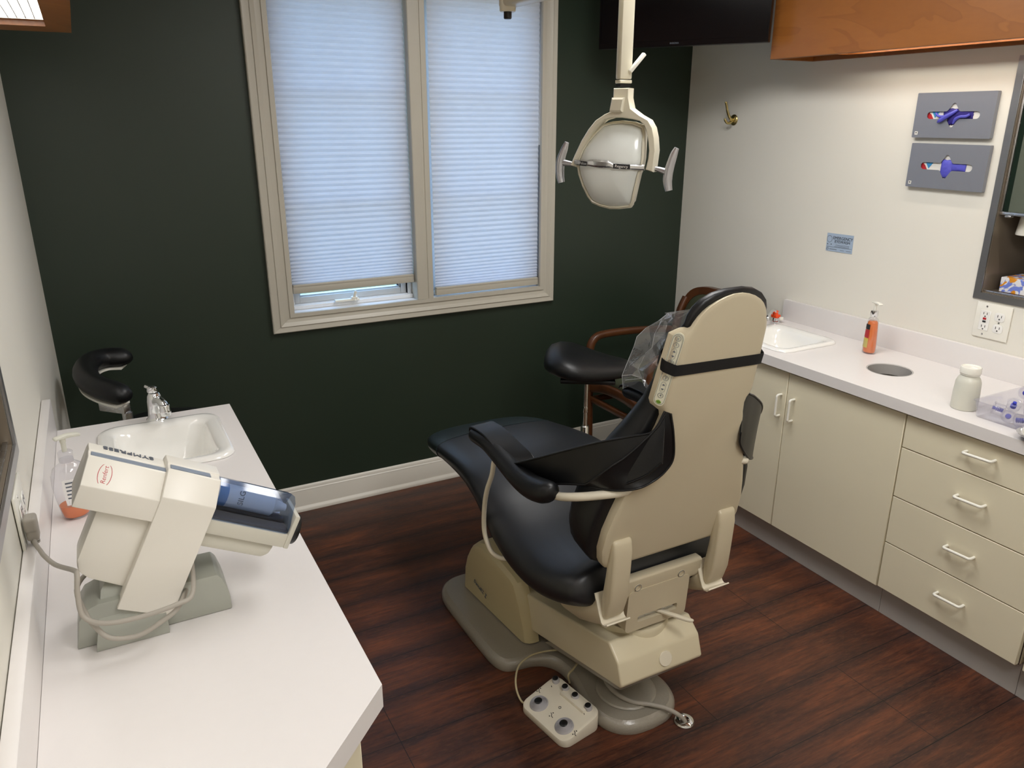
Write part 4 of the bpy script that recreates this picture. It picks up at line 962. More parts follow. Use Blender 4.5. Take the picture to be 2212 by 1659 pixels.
for d, ins, k in ((.0, .012, 0), (.0008, .006, 0), (.004, .0015, .001), (.010, .0, .004), (.026, -.001, .013), (.040, -.001, .015), (.044, .003, .013)):
    q = flare(d, ins, k); R.append([BP(u, z, d * (1 - .68 * max(0, min(1, (z - 1.135) / .02)))) for u, z in q])
shell = MB().loft(R, True, True).build('back_shell', 'beige', ch, ang=32)
# back cushion in front of the shell
hc = [(.545, .18), (.56, .208), (.585, .226), (.62, .236), (.67, .237), (.73, .226), (.79, .203), (.85, .175), (.91, .147), (.96, .130), (1.0, .125), (1.06, .117), (1.12, .108), (1.140, .1045), (1.155, .1055), (1.172, .104), (1.190, .095), (1.206, .078), (1.217, .054), (1.222, .024)]
outc = [(w, z) for z, w in hc] + [(-w, z) for z, w in reversed(hc)]
R = []
for d, ins in ((.018, .016), (.020, .006), (.026, .0015), (.04, .0), (.062, .0), (.08, .004), (.094, .014), (.102, .032), (.105, .06)):
    q = inset(outc, ins)
    R.append([BP(u, z, .024 - .015 * max(0, min(1, (z - 1.13) / .025)) + (d - .018) * (1.35 if z < .80 else 1.35 - .70 * (z - .80) / .2 if z < 1.0 else .65 - .33 * min(1, (z - 1.0) / .13))) for u, z in q])
cush = MB().loft(R, True, True).build('back_cushion', 'leather', ch, ang=60)
# stitching line round the cushion edge
q = inset(outc, .004)
st = MB()
pts = [BP(u, z, .0235) for u, z in q]
pts = [p for p in pts]
# elastic strap
sp = [(-.104, .0725), (-.119, .060), (-.127, .046), (-.1325, .034), (-.1335, .022), (-.1245, .003), (-.1205, -.0016), (-.10, -.0022), (.10, -.0022), (.1205, -.0016), (.1245, .003), (.1335, .022), (.1325, .034), (.127, .046), (.119, .060), (.104, .0725), (-.104, .0725)]
MB().sheet([[BP(u, 1.060 + dz - .004 * u / .12, d) for u, d in sp] for dz in (-.0125, 0, .0125)], .0012).build('elastic_strap', 'strap', ch, ang=50)
# touch pads down the left and right bevels
def SP(side, s, w, out):     # s along the back (z), w 0..1 across the bevel, out = lift off the surface
    z = s; h0 = hw(hb, z)
    u = h0 + .001 + (.0135) * w; d = .0035 + .0235 * w
    return BP(side * (u + out * .87), z, d - out * .45)
def pill(side, s0, s1, w0, w1, out, th, mb, n=10):
    r = (w1 - w0) / 2; wm = (w0 + w1) / 2; rz = r * .027
    P = [(s1 - rz + rz * sin(a), wm + r * cos(a)) for a in [pi * k / n for k in range(n + 1)]] + [(s0 + rz - rz * sin(a), wm - r * cos(a)) for a in [pi * k / n for k in range(n + 1)]]
    lo = [SP(side, s, w, out) for s, w in P]; hi = [SP(side, s, w, out + th) for s, w in P]
    return mb.loft([lo, hi])
for sd in (-1,):
    tp = pill(sd, .976, 1.140, .06, .98, .0003, .0008, MB()).build('touch_pad', 'pad', ch, ang=30)
    ln = MB(); r = .40; n = 10; rz = r * .027
    P = [(1.1365 - rz + rz * sin(a), .52 + r * cos(a)) for a in [pi * k / n for k in range(n + 1)]] + [(.9795 + rz - rz * sin(a), .52 - r * cos(a)) for a in [pi * k / n for k in range(n + 1)]]
    ln.tube([SP(sd, s, w, .0012) for s, w in P], .00035, 5, closed=True)
    for s in (1.128, 1.114, 1.076, 1.040, 1.000):
        ln.tube([SP(sd, s + .0052 * sin(a), .52 + .215 * cos(a), .0012) for a in [2 * pi * k / 16 for k in range(16)]], .0004, 5, closed=True)
    for s0, s1 in ((1.083, 1.106), (1.008, 1.031)):
        P = [(s1 - .005 + .005 * sin(a), .52 + .2 * cos(a)) for a in [pi * k / 8 for k in range(9)]] + [(s0 + .005 - .005 * sin(a), .52 - .2 * cos(a)) for a in [pi * k / 8 for k in range(9)]]
        ln.tube([SP(sd, s, w, .0012) for s, w in P], .00025, 5, closed=True)
        for s, dr in ((s1 - .006, 1), (s0 + .006, -1)):
            ln.loft([[SP(sd, s - .002 * dr, .40, .0011), SP(sd, s - .002 * dr, .64, .0011), SP(sd, s + .002 * dr, .52, .0011)], [SP(sd, s - .002 * dr, .40, .0015), SP(sd, s - .002 * dr, .64, .0015), SP(sd, s + .002 * dr, .52, .0015)]])
    for s, tx in ((1.128, 'x'), (1.114, '1'), (1.076, '2'), (1.040, '3'), (1.000, '4')):
        o = SP(sd, s, .52, .0012); up = (SP(sd, s + .01, .52, .0012) - o).normalized(); rt = (SP(sd, s, .72, .0012) - o).normalized() * (1 if sd < 0 else 1)
        rt = -rt; nn = rt.cross(up).normalized(); rt = up.cross(nn)
        ln.text(tx, .0085, frame(o, rt, up, nn), .0002)
    ln.build('button_print', 'greyink', tp)
    pill(sd, .9805, .9895, .32, .74, .0011, .0004, MB(), 4).build('green_label', 'lime', tp)
# armrests
for s_ in (-1, 1):
    dz = 0 if s_ < 0 else .014; dx = .288 if s_ < 0 else .262; dy = 0 if s_ < 0 else .06
    pc = [(-1.208, .741, .010, .010), (-1.214, .741, .022, .020), (-1.235, .742, .027, .022), (-1.30, .7455, .028, .0225), (-1.37, .733, .028, .0235), (-1.44, .719, .029, .026), (-1.51, .715, .030, .030), (-1.57, .726, .030, .031), (-1.605, .737, .026, .026), (-1.620, .742, .014, .015)]
    pcs = smooth_pts([(y, z, a) for y, z, a, b in pc], 3); pb = smooth_pts([(b, 0, 0) for *_, b in pc], 3)
    R = [[Vector((XC + s_ * dx + a.z * cos(t), a.x + dy, a.y + dz + b.x * sin(t))) for t in [2 * pi * k / 20 for k in range(20)]] for a, b in zip(pcs, pb)]
    p_ = MB().loft(R).build('armrest_pad', 'leather', ch, ang=70)
    tf = [(s_ * dx + .02 * (-s_), -1.305 + dy, .735 + dz), (s_ * (dx - .012), -1.299 + dy, .69), (s_ * (dx - .012), -1.286 + dy, .645), (s_ * (dx - .010), -1.258 + dy, .585), (s_ * (dx - .010), -1.240 + dy, .52), (s_ * (dx - .010), -1.238 + dy, .455), (s_ * (dx - .012), -1.254 + dy, .420), (s_ * (dx - .018), -1.276 + dy, .397), (s_ * (dx - .04), -1.303 + dy, .388), (s_ * .20, -1.315 + dy, .388)]
    MB().tube([(XC + a, b, c) for a, b, c in tf], .0068, 12, smooth=5).build('front_tube', 'tube', ch)
    tb2 = [(s_ * (dx - .012), -1.545 + dy, .716 + dz), (s_ * (dx - .016), -1.61 + dy * .5, .727 + dz * .6), (s_ * (dx - .034), -1.67, .747), (s_ * (dx - .075), -1.715, .763), (s_ * .178, -1.738, .772), (s_ * .160, -1.735, .776)]
    MB().tube([(XC + a, b, c) for a, b, c in tb2], .0102, 14, smooth=5).build('rear_tube', 'tube', ch)
# arm slings (vinyl bands from the pads to the back)
def ribbon(E1, E2, name, k=5, th=.003, piping=True):
    a = smooth_pts(E1, k); b = smooth_pts(E2, k)
    rows = []
    for p, q in zip(a, b): rows.append([p.lerp(q, t / 6) for t in range(7)])
    for i, r in enumerate(rows[1:-1], 1):
        pass
    mb = MB().sheet(rows, th)
    if piping: mb.tube(a, .0026, 7).tube(b, .0026, 7)
    return mb.build(name, 'leather', ch, ang=60)
O = [(-.236, -1.197, .737), (-.240, -1.210, .760), (-.240, -1.255, .7665), (-.240, -1.302, .766), (-.238, -1.355, .752), (-.234, -1.395, .738), (-.230, -1.425, .737), (-.215, -1.505, .778), (-.190, -1.599, .830), (-.155, -1.685, .877), (-.110, -1.741, .903), (-.080, -1.780, .923), (-.058, -1.790, .960)]
I = [(-.180, -1.200, .745), (-.180, -1.215, .766), (-.180, -1.26, .7725), (-.180, -1.308, .772), (-.180, -1.384, .763), (-.180, -1.444, .755), (-.1825, -1.487, .720), (-.190, -1.515, .704), (-.190, -1.572, .736), (-.165, -1.661, .767), (-.140, -1.732, .787), (-.100, -1.783, .824), (-.080, -1.817, .866)]
ribbon(O, I, 'arm_sling')
BL = [(-.056, -1.786, .967), (-.075, -1.783, .930), (-.100, -1.772, .899), (-.130, -1.758, .867), (-.155, -1.744, .845), (-.170, -1.724, .820), (-.177, -1.698, .795), (-.176, -1.674, .776)]
BR = [(-.047, -1.795, .962), (-.035, -1.794, .914), (-.022, -1.784, .853), (-.035, -1.778, .822), (-.064, -1.772, .800), (-.105, -1.770, .791), (-.140, -1.738, .781), (-.166, -1.678, .769)]
ribbon(BL, BR, 'arm_sling')
RT = [(.183, -1.772, .968), (.205, -1.765, .955), (.245, -1.745, .935), (.313, -1.706, .888), (.370, -1.64, .828), (.395, -1.56, .80), (.385, -1.45, .783), (.360, -1.36, .785), (.355, -1.25, .783), (.354, -1.165, .781), (.352, -1.145, .765)]
RB = [(.180, -1.775, .868), (.186, -1.770, .84), (.208, -1.762, .812), (.253, -1.738, .774), (.315, -1.69, .745), (.355, -1.61, .735), (.340, -1.48, .752), (.302, -1.37, .778), (.298, -1.25, .785), (.297, -1.165, .781), (.296, -1.145, .767)]
ribbon(RT, RB, 'arm_sling')

# supply cord of the chair and the chrome floor ring it goes into
MB().tube([(.028, -1.500, .056), (.015, -1.540, .055), (.018, -1.585, .054), (.040, -1.622, .050), (.075, -1.650, .049), (.105, -1.677, .046), (.128, -1.697, .034), (.146, -1.708, .016), (.153, -1.712, -.001)], .0062, 12, smooth=5).build('supply_cord', 'cord', ch)
fr_ = MB().lathe([(.0095, .0006), (.027, .0006), (.0275, .003), (.025, .0075), (.020, .0095), (.0135, .0095), (.0105, .007), (.0095, .0006)], (.153, -1.704, 0), 36, caps=False).build('floor_ring', 'chrome')
tag(fr_, 'round chrome floor ring where the chair cord enters the floor', 'ring')

# foot control
fc = thing('foot_control', 'cream foot control box with round buttons lying on the floor by the chair base', 'foot control', (-.139, -1.535, 0))
cr = radians(9.4); FX = frame((-.139, -1.535, 0), (cos(cr), sin(cr), 0), (-sin(cr), cos(cr), 0), (0, 0, 1))
def topz(x): return .0205 + (x + .071) / .142 * .034
ol = rrect(-.066, .068, -.094, .094, .026, 8)
ol = [(x, y) for x, y in ol]
R = []
for ins, f in ((.001, -1), (.0, .004), (.0, None), (.0012, None), (.0045, None), (.010, None)):
    q = inset(ol, ins); dz = {0: -.004, .0012: -.0015, .0045: -.0002, .010: 0}.get(ins, 0)
    R.append([FX @ Vector((x, y, (.0008 if f == -1 else f) if f is not None else topz(x) + dz)) for x, y in q])
MB().loft(R).box(.028, .062, -.062, .033, topz(.03) - .004, topz(.05) + .004, .004, mat=FX).build('housing', 'ivory', fc, ang=34)
for x, y in ((-.030, .052), (-.030, -.053)):
    T = FX @ Matrix.Translation((x, y, topz(x) - .001)) @ Matrix.Rotation(-math.atan(.034 / .142), 4, 'Y')
    pr = [(.0262, 0), (.0262, .002)]
    for k in range(5): r_ = .0245 - k * .0028; pr += [(r_, .0045 + k * .0016), (r_ - .0011, .0066 + k * .0016), (r_ - .0021, .0046 + k * .0016)]
    pr += [(.0112, .0125), (0, .0128)]
    b_ = MB().lathe(pr, (0, 0, 0), 36, mat=T).build('rocker_button', 'ring_grey', fc, ang=25)
    MB().lathe([(.0108, .0122), (.0108, .0142), (.0098, .015), (0, .0152)], (0, 0, 0), 28, mat=T).build('button_pad', 'black', b_)
for x, y in ((.050, .074), (.050, .033), (.050, -.008), (.050, -.060)):
    T = FX @ Matrix.Translation((x, y, topz(x) - .001)) @ Matrix.Rotation(-math.atan(.034 / .142), 4, 'Y')
    b_ = MB().lathe([(.0102, 0), (.0098, .013), (.009, .0142), (0, .0142)], (0, 0, 0), 24, mat=T).build('push_button', 'ring_grey', fc)
    MB().lathe([(.0084, .0139), (.0084, .0156), (.0074, .0162), (0, .0163)], (0, 0, 0), 24, mat=T).build('button_pad', 'black', b_)
pt = MB()
def glyph(x, y, pts, r=.0009):
    pt.tube([FX @ Vector((x + a, y + b, topz(x + a) + .0006)) for a, b in pts], r, 6)
for x, y in ((-.0015, .088), (-.030, .0), (-.025, -.088)):
    glyph(x, y - .002, [(-.004, -.008), (-.003, -.002), (.001, .001), (.003, .007)]); glyph(x + .006, y, [(.0, -.001), (.001, .001)], .0014); glyph(x - .007, y, [(.0, -.001), (.001, .001)], .0014)
glyph(.0, .0, [(.0035 * cos(a), .0035 * sin(a)) for a in [k * pi / 6 for k in range(13)]], .0007)
for k, y in enumerate((.074, .033, -.008, -.060)): glyph(.030, y - .004, [(-.001, -.002), (.001, .002)])
pt.build('button_print', 'ink', fc)
FCd = [(-.151, -1.438, .010), (-.160, -1.434, .014), (-.186, -1.447, .016), (-.203, -1.443, .010), (-.203, -1.41, .022), (-.190, -1.378, .040), (-.158, -1.342, .048), (-.108, -1.325, .051), (-.056, -1.332, .052), (-.012, -1.352, .053), (.013, -1.378, .054), (.024, -1.42, .053), (.014, -1.458, .053), (.030, -1.462, .053)]
MB().tube(FCd, .0028, 9, smooth=6).build('cable', 'cord_tan', fc)
MB().tube([(-.052, -1.447, .020), (-.055, -1.444, .046), (-.03, -1.432, .050), (0, -1.415, .053), (.045, -1.395, .053)], .0032, 9, smooth=5).build('cable', 'cord_tan', fc)

# plastic cover hanging over the headrest
rnd = random.Random(11)
lv = [  # (z, left-back, left-front, right-front, right-back) in x, y
    (1.166, (-.050, -1.784), (-.028, -1.742), (.150, -1.742), (.172, -1.784)),
    (1.148, (-.054, -1.778), (-.030, -1.714), (.155, -1.712), (.174, -1.778)),
    (1.126, (-.058, -1.772), (-.034, -1.692), (.160, -1.690), (.178, -1.772)),
    (1.098, (-.062, -1.766), (-.043, -1.674), (.166, -1.668), (.182, -1.766)),
    (1.068, (-.066, -1.760), (-.050, -1.662), (.170, -1.656), (.186, -1.760)),
    (1.038, (-.066, -1.748), (-.058, -1.654), (.175, -1.652), (.186, -1.750)),
    (1.012, (-.062, -1.736), (-.066, -1.650), (.180, -1.650), (.180, -1.738)),
    (.992, (-.052, -1.724), (-.074, -1.648), (.185, -1.648), (.172, -1.726))]
rows = []
for li, (z, a, b, c, d) in enumerate(lv):
    P = []
    for (p, q, n) in ((a, b, 4), (b, c, 5), (c, d, 4)):
        for k in range(n):
            t = k / n; P.append(Vector((p[0] + (q[0] - p[0]) * t, p[1] + (q[1] - p[1]) * t, z)))
    P.append(Vector((d[0], d[1], z)))
    for k, v in enumerate(P):
        am = .0 if li == 0 else .0105
        v += Vector((rnd.uniform(-am, am), rnd.uniform(-am, am), rnd.uniform(-.008, .008) if li else 0))
        if li == len(lv) - 1: v.z += -.018 + .05 * abs(math.sin(k * .9)) * (0 if k in (4, 5) else 1)
    rows.append(P)
topc = [Vector((x, -1.757, 1.172)) for x in [-.05 + .22 * k / (len(rows[0]) - 1) for k in range(len(rows[0]))]]
bag = MB().sheet([topc] + rows, 0).build('plastic_cover', 'bag', smooth=False)
cr_ = MB(); rc = random.Random(5); ncol = len(rows[0])  # milky tubes along the creases paint in their bright glints
for k in (2, 4, 9):
    i0 = rc.randint(0, 1); i1 = rc.randint(6, 7)
    if k in (4, 9): i0, i1 = 0, 7
    P = [rows[i][min(ncol - 1, max(0, k + (rc.choice((-1, 0, 1)) if (k not in (4, 9) and i % 3 == 1) else 0)))] for i in range(i0, i1 + 1)]
    cr_.tube(P, .0006, 5)
for i in (6,): cr_.tube(rows[i][0:5], .0006, 5)
cr_.build('crease', 'crease', bag)
tag(bag, 'crinkled clear plastic cover draped over the front of the dental chair headrest', 'plastic cover')

# ------------------------------------------------------------------ operating lamp
LC = Vector((.0585, -1.39, 1.447)); LA = Vector((.571, -.821, 0)); LN = Vector((-.821, -.571, 0)); LU = Vector((0, 0, 1))
def LP(px, pz, d): return LC + LA * px * .00124 + LU * pz * .00106 + LN * d
ol_ = thing('operating_lamp', 'ivory dental operating lamp on a vertical arm hanging in front of the window wall', 'lamp', tuple(LC))
MB().box(.070, .1035, -1.400, -1.380, 1.636, ZC - .002, .003, 2).box(.0695, .1040, -1.4005, -1.3795, 1.627, 1.6345, .0015, 1).build('drop_arm', 'lamp_white', ol_)
MB().box(.072, .1015, -1.398, -1.382, 1.6190, 1.627).build('arm_joint', 'black', ol_)
MB().box(-.004, .004, -.006, .006, 0, .052, .002, mat=Matrix.Translation((.093, -1.404, 1.652)) @ Matrix.Rotation(radians(40), 4, 'Y') @ Matrix.Rotation(radians(10), 4, 'X')).build('arm_lever', 'handle', ol_)
yo = [(-83, -6), (-75, 16), (-61, 49), (-47, 74), (-33, 93), (-15, 106), (0, 113), (2, 122), (1, 142), (1, 160), (33, 160), (33, 140), (38, 118), (56, 104), (73, 94), (82, 78), (87, 57), (90, 30), (87, -16), (71, -11), (75, 12), (76, 30), (74, 47), (70, 68), (64, 83), (55, 91), (40, 95), (20, 98), (0, 98), (-15, 93), (-28, 82), (-42, 60), (-56, 32), (-66, 6), (-68, -10)]
yo = [tuple(p)[:2] for p in yo]
R = []
for d, ins in ((-.030, 2), (-.028, .4), (.002, .4), (.006, 2.2)):
    q = inset(yo[::-1], ins); R.append([LP(x, z, d) for x, z in q])
MB().loft(R).build('yoke', 'lamp_white', ol_, ang=40)
MB().loft([[LP(x, z, d) for x, z in ((2, 140), (26, 140), (23, 110), (-2, 110))] for d in (.004, .014)] + [[LP(x, z, .018) for x, z in ((4, 136), (24, 136), (21, 114), (0, 114))]]).build('yoke_cover', 'lamp_white', ol_, ang=30)
sh = [(-66, -10), (-65, 10), (-58, 30), (-48, 49), (-33, 70), (-22, 83), (-5, 88), (15, 90), (38, 87), (57, 80), (61, 66), (63, 40), (64, 14), (62, -8), (57, -22), (50, -55), (42, -88), (37, -95), (15, -99), (-5, -100), (-25, -95), (-40, -88), (-48, -74), (-57, -50), (-64, -25)]
def shield_ring(sc, d, sq=1.0): return [LP(-1 + (x + 1) * sc, -4 + (z + 4) * sc, d - .0000028 * ((z + 4) * sc) ** 2 * 1.0) for x, z in sh]
MB().loft([shield_ring(1.0, -.016), shield_ring(1.03, -.010), shield_ring(1.03, .002), shield_ring(.985, .005), shield_ring(.965, .003), shield_ring(.955, -.004)], False, False).build('shield_rim', 'lamp_white', ol_, ang=30)
MB().loft([shield_ring(.962, .0), shield_ring(.93, .005), shield_ring(.86, .010), shield_ring(.72, .016), shield_ring(.5, .021), shield_ring(.25, .024), shield_ring(.02, .0245)], False, True).build('shield', 'lamp_shield', ol_, ang=70)
MB().loft([shield_ring(1.0, -.016), shield_ring(.95, -.04), shield_ring(.8, -.065), shield_ring(.5, -.078)], False, True).build('reflector_back', 'lamp_white', ol_, ang=60)
bd = []
for x, w, d in ((-72, 6, .006), (-60, 6, .014), (-42, 6, .022), (-36, 7, .026), (-22, 8.5, .0285), (0, 8, .0285), (8, 7, .0275), (14, 6, .026), (40, 6, .020), (62, 6, .010), (70, 6, .005)):
    bd.append((x, -2 - x * .055 + (2.5 if -40 < x < 12 else 0), w, d))
MB().loft([[LP(x, z + w, d - .003), LP(x, z + w, d), LP(x, z + w * .5, d + .004), LP(x, z - w * .5, d + .004), LP(x, z - w, d), LP(x, z - w, d - .003)] for x, z, w, d in bd]).build('centre_band', 'alu', ol_, ang=40)
for x0, x1, tx in ((-57, -40, 'Pelton'), (15, 46, 'Regency')):
    f = lambda x: next((d0 + (d1 - d0) * (x - a) / (b - a)) for (a, _, _, d0), (b, _, _, d1) in zip(bd, bd[1:]) if a <= x <= b)
    nmp = MB().loft([[LP(x, -2 - x * .055 + z, f(x) + .0045) for x in (x0, x1)] + [LP(x, -2 - x * .055 - z, f(x) + .0045) for x in (x1, x0)] for z in (5,)] + [[LP(x, -2 - x * .055 + z, f(x) + .0060) for x in (x0, x1)] + [LP(x, -2 - x * .055 - z, f(x) + .0060) for x in (x1, x0)] for z in (5,)]).build('name_plate', 'ink', ol_, smooth=False)
    xm = (x0 + x1) / 2; rt = (LP(x1, -2 - x1 * .055, f(x1)) - LP(x0, -2 - x0 * .055, f(x0))).normalized(); nn = rt.cross(LU).normalized(); up = nn.cross(rt)
    nn = -nn if nn.dot(LN) < 0 else nn
    MB().text(tx, .0092, frame(LP(xm, -2 - xm * .055, f(xm) + .0062), rt, nn.cross(rt), nn), .0002).build('lettering', 'alu', nmp)
for s_, (hx, h0, top_, bot) in ((-1, (-72, -4, 43, -46)), (1, (78, -10, 34, -55))):
    q = s_
    ax = -107 if s_ < 0 else 115; az = 2 if s_ < 0 else -15
    hd = MB().tube([LP(hx, h0, -.012), LP(hx + s_ * 12, h0 + 1, -.012), LP(ax, az - (2 if s_ < 0 else 2), -.012)], [.0065, .0055, .0085], 12, smooth=4)
    P = [(ax + 12 * (1 if True else 0) * .9, top_ + 2), (ax + 6, top_ - 12), (ax - 1, az + 6), (ax - 3, az - 14), (ax - 2, bot + 14), (ax + 1, bot)]
    hd.tube([LP(x, z, -.012) for x, z in P], [.0055, .0085, .0105, .011, .010, .0085], 16, smooth=5)
    hd.build('grip', 'grip', ol_)
# second ceiling arm whose end shows at the top of the photo
sa = thing('ceiling_swivel', 'pale ceiling mounted arm with a black end knob at the top edge of the photo', 'arm', (-.07, -1.9, 1.8))
MB().box(-.022, .022, 0, .72, .0, .045, .008, 3, mat=Matrix.Translation((-.058, -1.90, 1.798)) @ Matrix.Rotation(radians(4.4), 4, 'Z')).tube([(-.06, -1.88, 1.82), (-.06, -1.88, ZC - .002)], .022, 20).build('arm_bar', 'lamp_white', sa)
MB().lathe([(0, 0), (.017, 0), (.019, .002), (.0195, .012), (.0205, .014), (.0205, .07), (0, .07)], (-.116, -1.195, 1.788), 28).build('arm_end', 'lamp_white', sa)
MB().lathe([(0, 0), (.0078, 0), (.0095, .002), (.0095, .016), (0, .016)], (-.116, -1.195, 1.7725), 20).build('end_knob', 'black', sa)

# ------------------------------------------------------------------ armchair in the far right corner
ac = thing('armchair', 'wooden armchair with olive upholstery in the far right corner, behind the dental chair', 'armchair', (1.05, -.46, 0))
def bar(P, rw, rh, name, mat='walnut', parent=ac, k=5, n=12):
    """rounded bar of section rw x rh through the points"""
    pts = smooth_pts(P, k); R = []
    for i, p in enumerate(pts):
        t = (pts[min(i + 1, len(pts) - 1)] - pts[max(i - 1, 0)]).normalized()
        side = Vector((0, 1, 0)); side = (side - t * side.dot(t)); side.normalize() if side.length > .1 else None
        up = t.cross(side)
        R.append([p + side * rw * abs(cos(a)) ** .6 * (1 if cos(a) >= 0 else -1) + up * rh * abs(sin(a)) ** .6 * (1 if sin(a) >= 0 else -1) for a in [2 * pi * j / n for j in range(n)]])
    return MB().loft(R).build(name, mat, parent, ang=50)
for y in (-.250, -.665):
    bar([(.80, y, .0006), (.798, y, .20), (.793, y, .42), (.790, y, .56), (.795, y, .610), (.815, y, .638), (.850, y, .650), (.93, y, .652), (1.03, y, .648), (1.13, y, .640), (1.235, y, .630)], .017, .0155, 'arm_and_leg')
    bar([(1.285, y, .0006), (1.262, y, .20), (1.245, y, .42), (1.252, y, .55), (1.285, y, .70), (1.318, y, .77)], .016, .017, 'rear_leg')
    bar([(.80, y, .355), (1.02, y, .352), (1.25, y, .35)], .010, .014, 'side_stretcher')
    bar([(.80, y, .435), (1.02, y, .43), (1.245, y, .425)], .011, .022, 'seat_rail')
def ybar(P, rx, rz, name):
    pts = smooth_pts(P, 5)
    return MB().loft([[p + Vector((rx * abs(cos(a)) ** .6 * (1 if cos(a) >= 0 else -1), 0, rz * abs(sin(a)) ** .6 * (1 if sin(a) >= 0 else -1))) for a in [2 * pi * j / 12 for j in range(12)]] for p in pts]).build(name, 'walnut', ac, ang=50)
ybar([(.797, -.262, .415), (.793, -.36, .440), (.792, -.46, .448), (.793, -.56, .440), (.797, -.653, .415)], .011, .022, 'seat_rail')
ybar([(.80, -.262, .362), (.80, -.46, .362), (.80, -.653, .362)], .010, .015, 'stretcher')
MB().loft([[Vector((x, y, z)) for x, y in rrect(.800 + i, 1.235 - i, -.648 + i, -.267 - i, .05)] for i, z in ((.004, .452), (0, .462), (.0, .482), (.008, .495), (.03, .505), (.08, .511))]).build('seat', 'olive', ac, ang=60)
def arch(w, top, n=18):
    P = [(-w, .545)]
    for k in range(n + 1):
        a = pi - pi * k / n; P.append((w * abs(cos(a)) ** .55 * (1 if cos(a) > 0 else -1), top - .115 + .115 * sin(a) ** .8))
    P.append((w, .545)); return P
def BK(v, z, d): return Vector((1.268 + (z - .545) * .27 - d, -.4575 + v, z))
oa, ia = arch(.222, .838), arch(.193, .808)
MB().loft([[BK(v, z, d) for v, z in oa] + [BK(v, z, d) for v, z in reversed(ia)] for d in (-.014, .014)]).build('back_frame', 'walnut', ac, ang=40)
MB().loft([[BK(v * s_, .68 + (z - .68) * s_, d) for v, z in ia] for s_, d in ((.995, -.010), (.995, .012), (.96, .020), (.8, .026))]).build('backrest', 'olive', ac, ang=60)

# ------------------------------------------------------------------ saddle stool
def star_base(t, c, r, z, arms=5, rot=.3):
    for k in range(arms):
        a = rot + 2 * pi * k / arms; d = Vector((cos(a), sin(a), 0))
        p = Vector(c)
        MB().tube([p + d * .02 + Vector((0, 0, .075)), p + d * r * .6 + Vector((0, 0, .064)), p + d * r + Vector((0, 0, .052))], [.016, .0135, .011], 10).build('base_leg', 'black', t)
        side = Vector((-d.y, d.x, 0)); q = p + d * r
        w = MB()
        for s_ in (-1, 1): w.lathe([(.0, -.006), (.019, -.006), (.021, -.003), (.021, .003), (.019, .006), (0, .006)], (0, 0, 0), 18, mat=frame(q + side * s_ * .010 + Vector((0, 0, .0218)), d, (0, 0, 1), side))
        w.tube([q + Vector((0, 0, .022)), q + Vector((0, 0, .055))], .006, 8)
        w.build('caster', 'black', t)
ss = thing('saddle_stool', 'black saddle stool on a chrome post in front of the wooden armchair', 'stool', (.545, -.595, 0))
sc_ = Vector((.545, -.595, 0)); sd = Vector((.836, -.549, 0)); sn = Vector((.549, .836, 0))
R = []
for s, w, zt, th, dr in ((-.165, .045, .672, .030, .0), (-.158, .080, .692, .055, .004), (-.140, .118, .712, .080, .008), (-.105, .150, .722, .096, .012), (-.06, .165, .718, .098, .016), (-.01, .150, .704, .090, .018), (.04, .122, .690, .078, .018), (.09, .094, .678, .068, .014), (.135, .072, .670, .058, .010), (.168, .052, .660, .048, .006), (.184, .028, .650, .030, .002)):
    ring = []
    for k in range(28):
        a = 2 * pi * k / 28; c, s2 = cos(a), sin(a)
        x = w * abs(c) ** .75 * (1 if c >= 0 else -1); zz = (th * .5) * abs(s2) ** .75 * (1 if s2 >= 0 else -1)
        ring.append(sc_ + sn * .02 + sd * s + sn * x + Vector((0, 0, zt - th * .5 + zz - dr * (x / w) ** 2)))
    R.append(ring)
MB().loft(R).build('saddle_seat', 'leather', ss, ang=75)
MB().box(-.10, .11, -.055, .055, .588, .604, .004, mat=frame(sc_, sd, sn, (0, 0, 1))).build('seat_plate', 'black', ss)
MB().lathe([(.0085, .37), (.0085, .587), (0, .587)], (.545, -.595, 0), 20).lathe([(.0092, .455), (.0096, .457), (.0096, .478), (.0092, .480)], (.545, -.595, 0), 20).build('inner_post', 'chrome', ss)
MB().lathe([(.0165, .08), (.0165, .395), (.0135, .399), (0, .40)], (.545, -.595, 0), 24).build('outer_post', 'chrome', ss)
MB().lathe([(.03, .05), (.032, .06), (.032, .09), (.02, .11), (0, .11)], (.545, -.595, 0), 24).build('hub', 'black', ss)
star_base(ss, (.545, -.595, 0), .25, 0)

# ------------------------------------------------------------------ assistant stool with curved arm rest, behind the left counter
s2_ = thing('assistant_stool', 'black assistant stool with a curved padded arm rest in the far left corner', 'stool', (-.985, -.42, 0))
cpath = [(-1.020, -.195, .800), (-1.050, -.172, .802), (-1.095, -.182, .806), (-1.135, -.235, .808), (-1.150, -.315, .806), (-1.150, -.39, .802), (-1.135, -.465, .798), (-1.105, -.525, .794), (-1.065, -.560, .790), (-1.030, -.572, .788)]
cpath = [(-1.012, -.222, .802), (-1.045, -.206, .804), (-1.090, -.204, .806), (-1.128, -.24, .807), (-1.145, -.30, .806), (-1.146, -.37, .803), (-1.132, -.445, .799), (-1.100, -.515, .795), (-1.065, -.562, .791), (-1.038, -.588, .789)]
pp = smooth_pts(cpath, 5); R = []
for i, p in enumerate(pp):
    t = (pp[min(i + 1, len(pp) - 1)] - pp[max(i - 1, 0)]).normalized(); sd2 = Vector((-t.y, t.x, 0)).normalized()
    e = min(i, len(pp) - 1 - i); k = min(1, sqrt(max(0, 1 - (1 - min(1, (e + .4) / 7)) ** 2)))
    R.append([p + sd2 * .036 * k * cos(a) + Vector((0, 0, .034 * k * sin(a) * (1 if sin(a) > 0 else .85))) for a in [2 * pi * j / 18 for j in range(18)]])
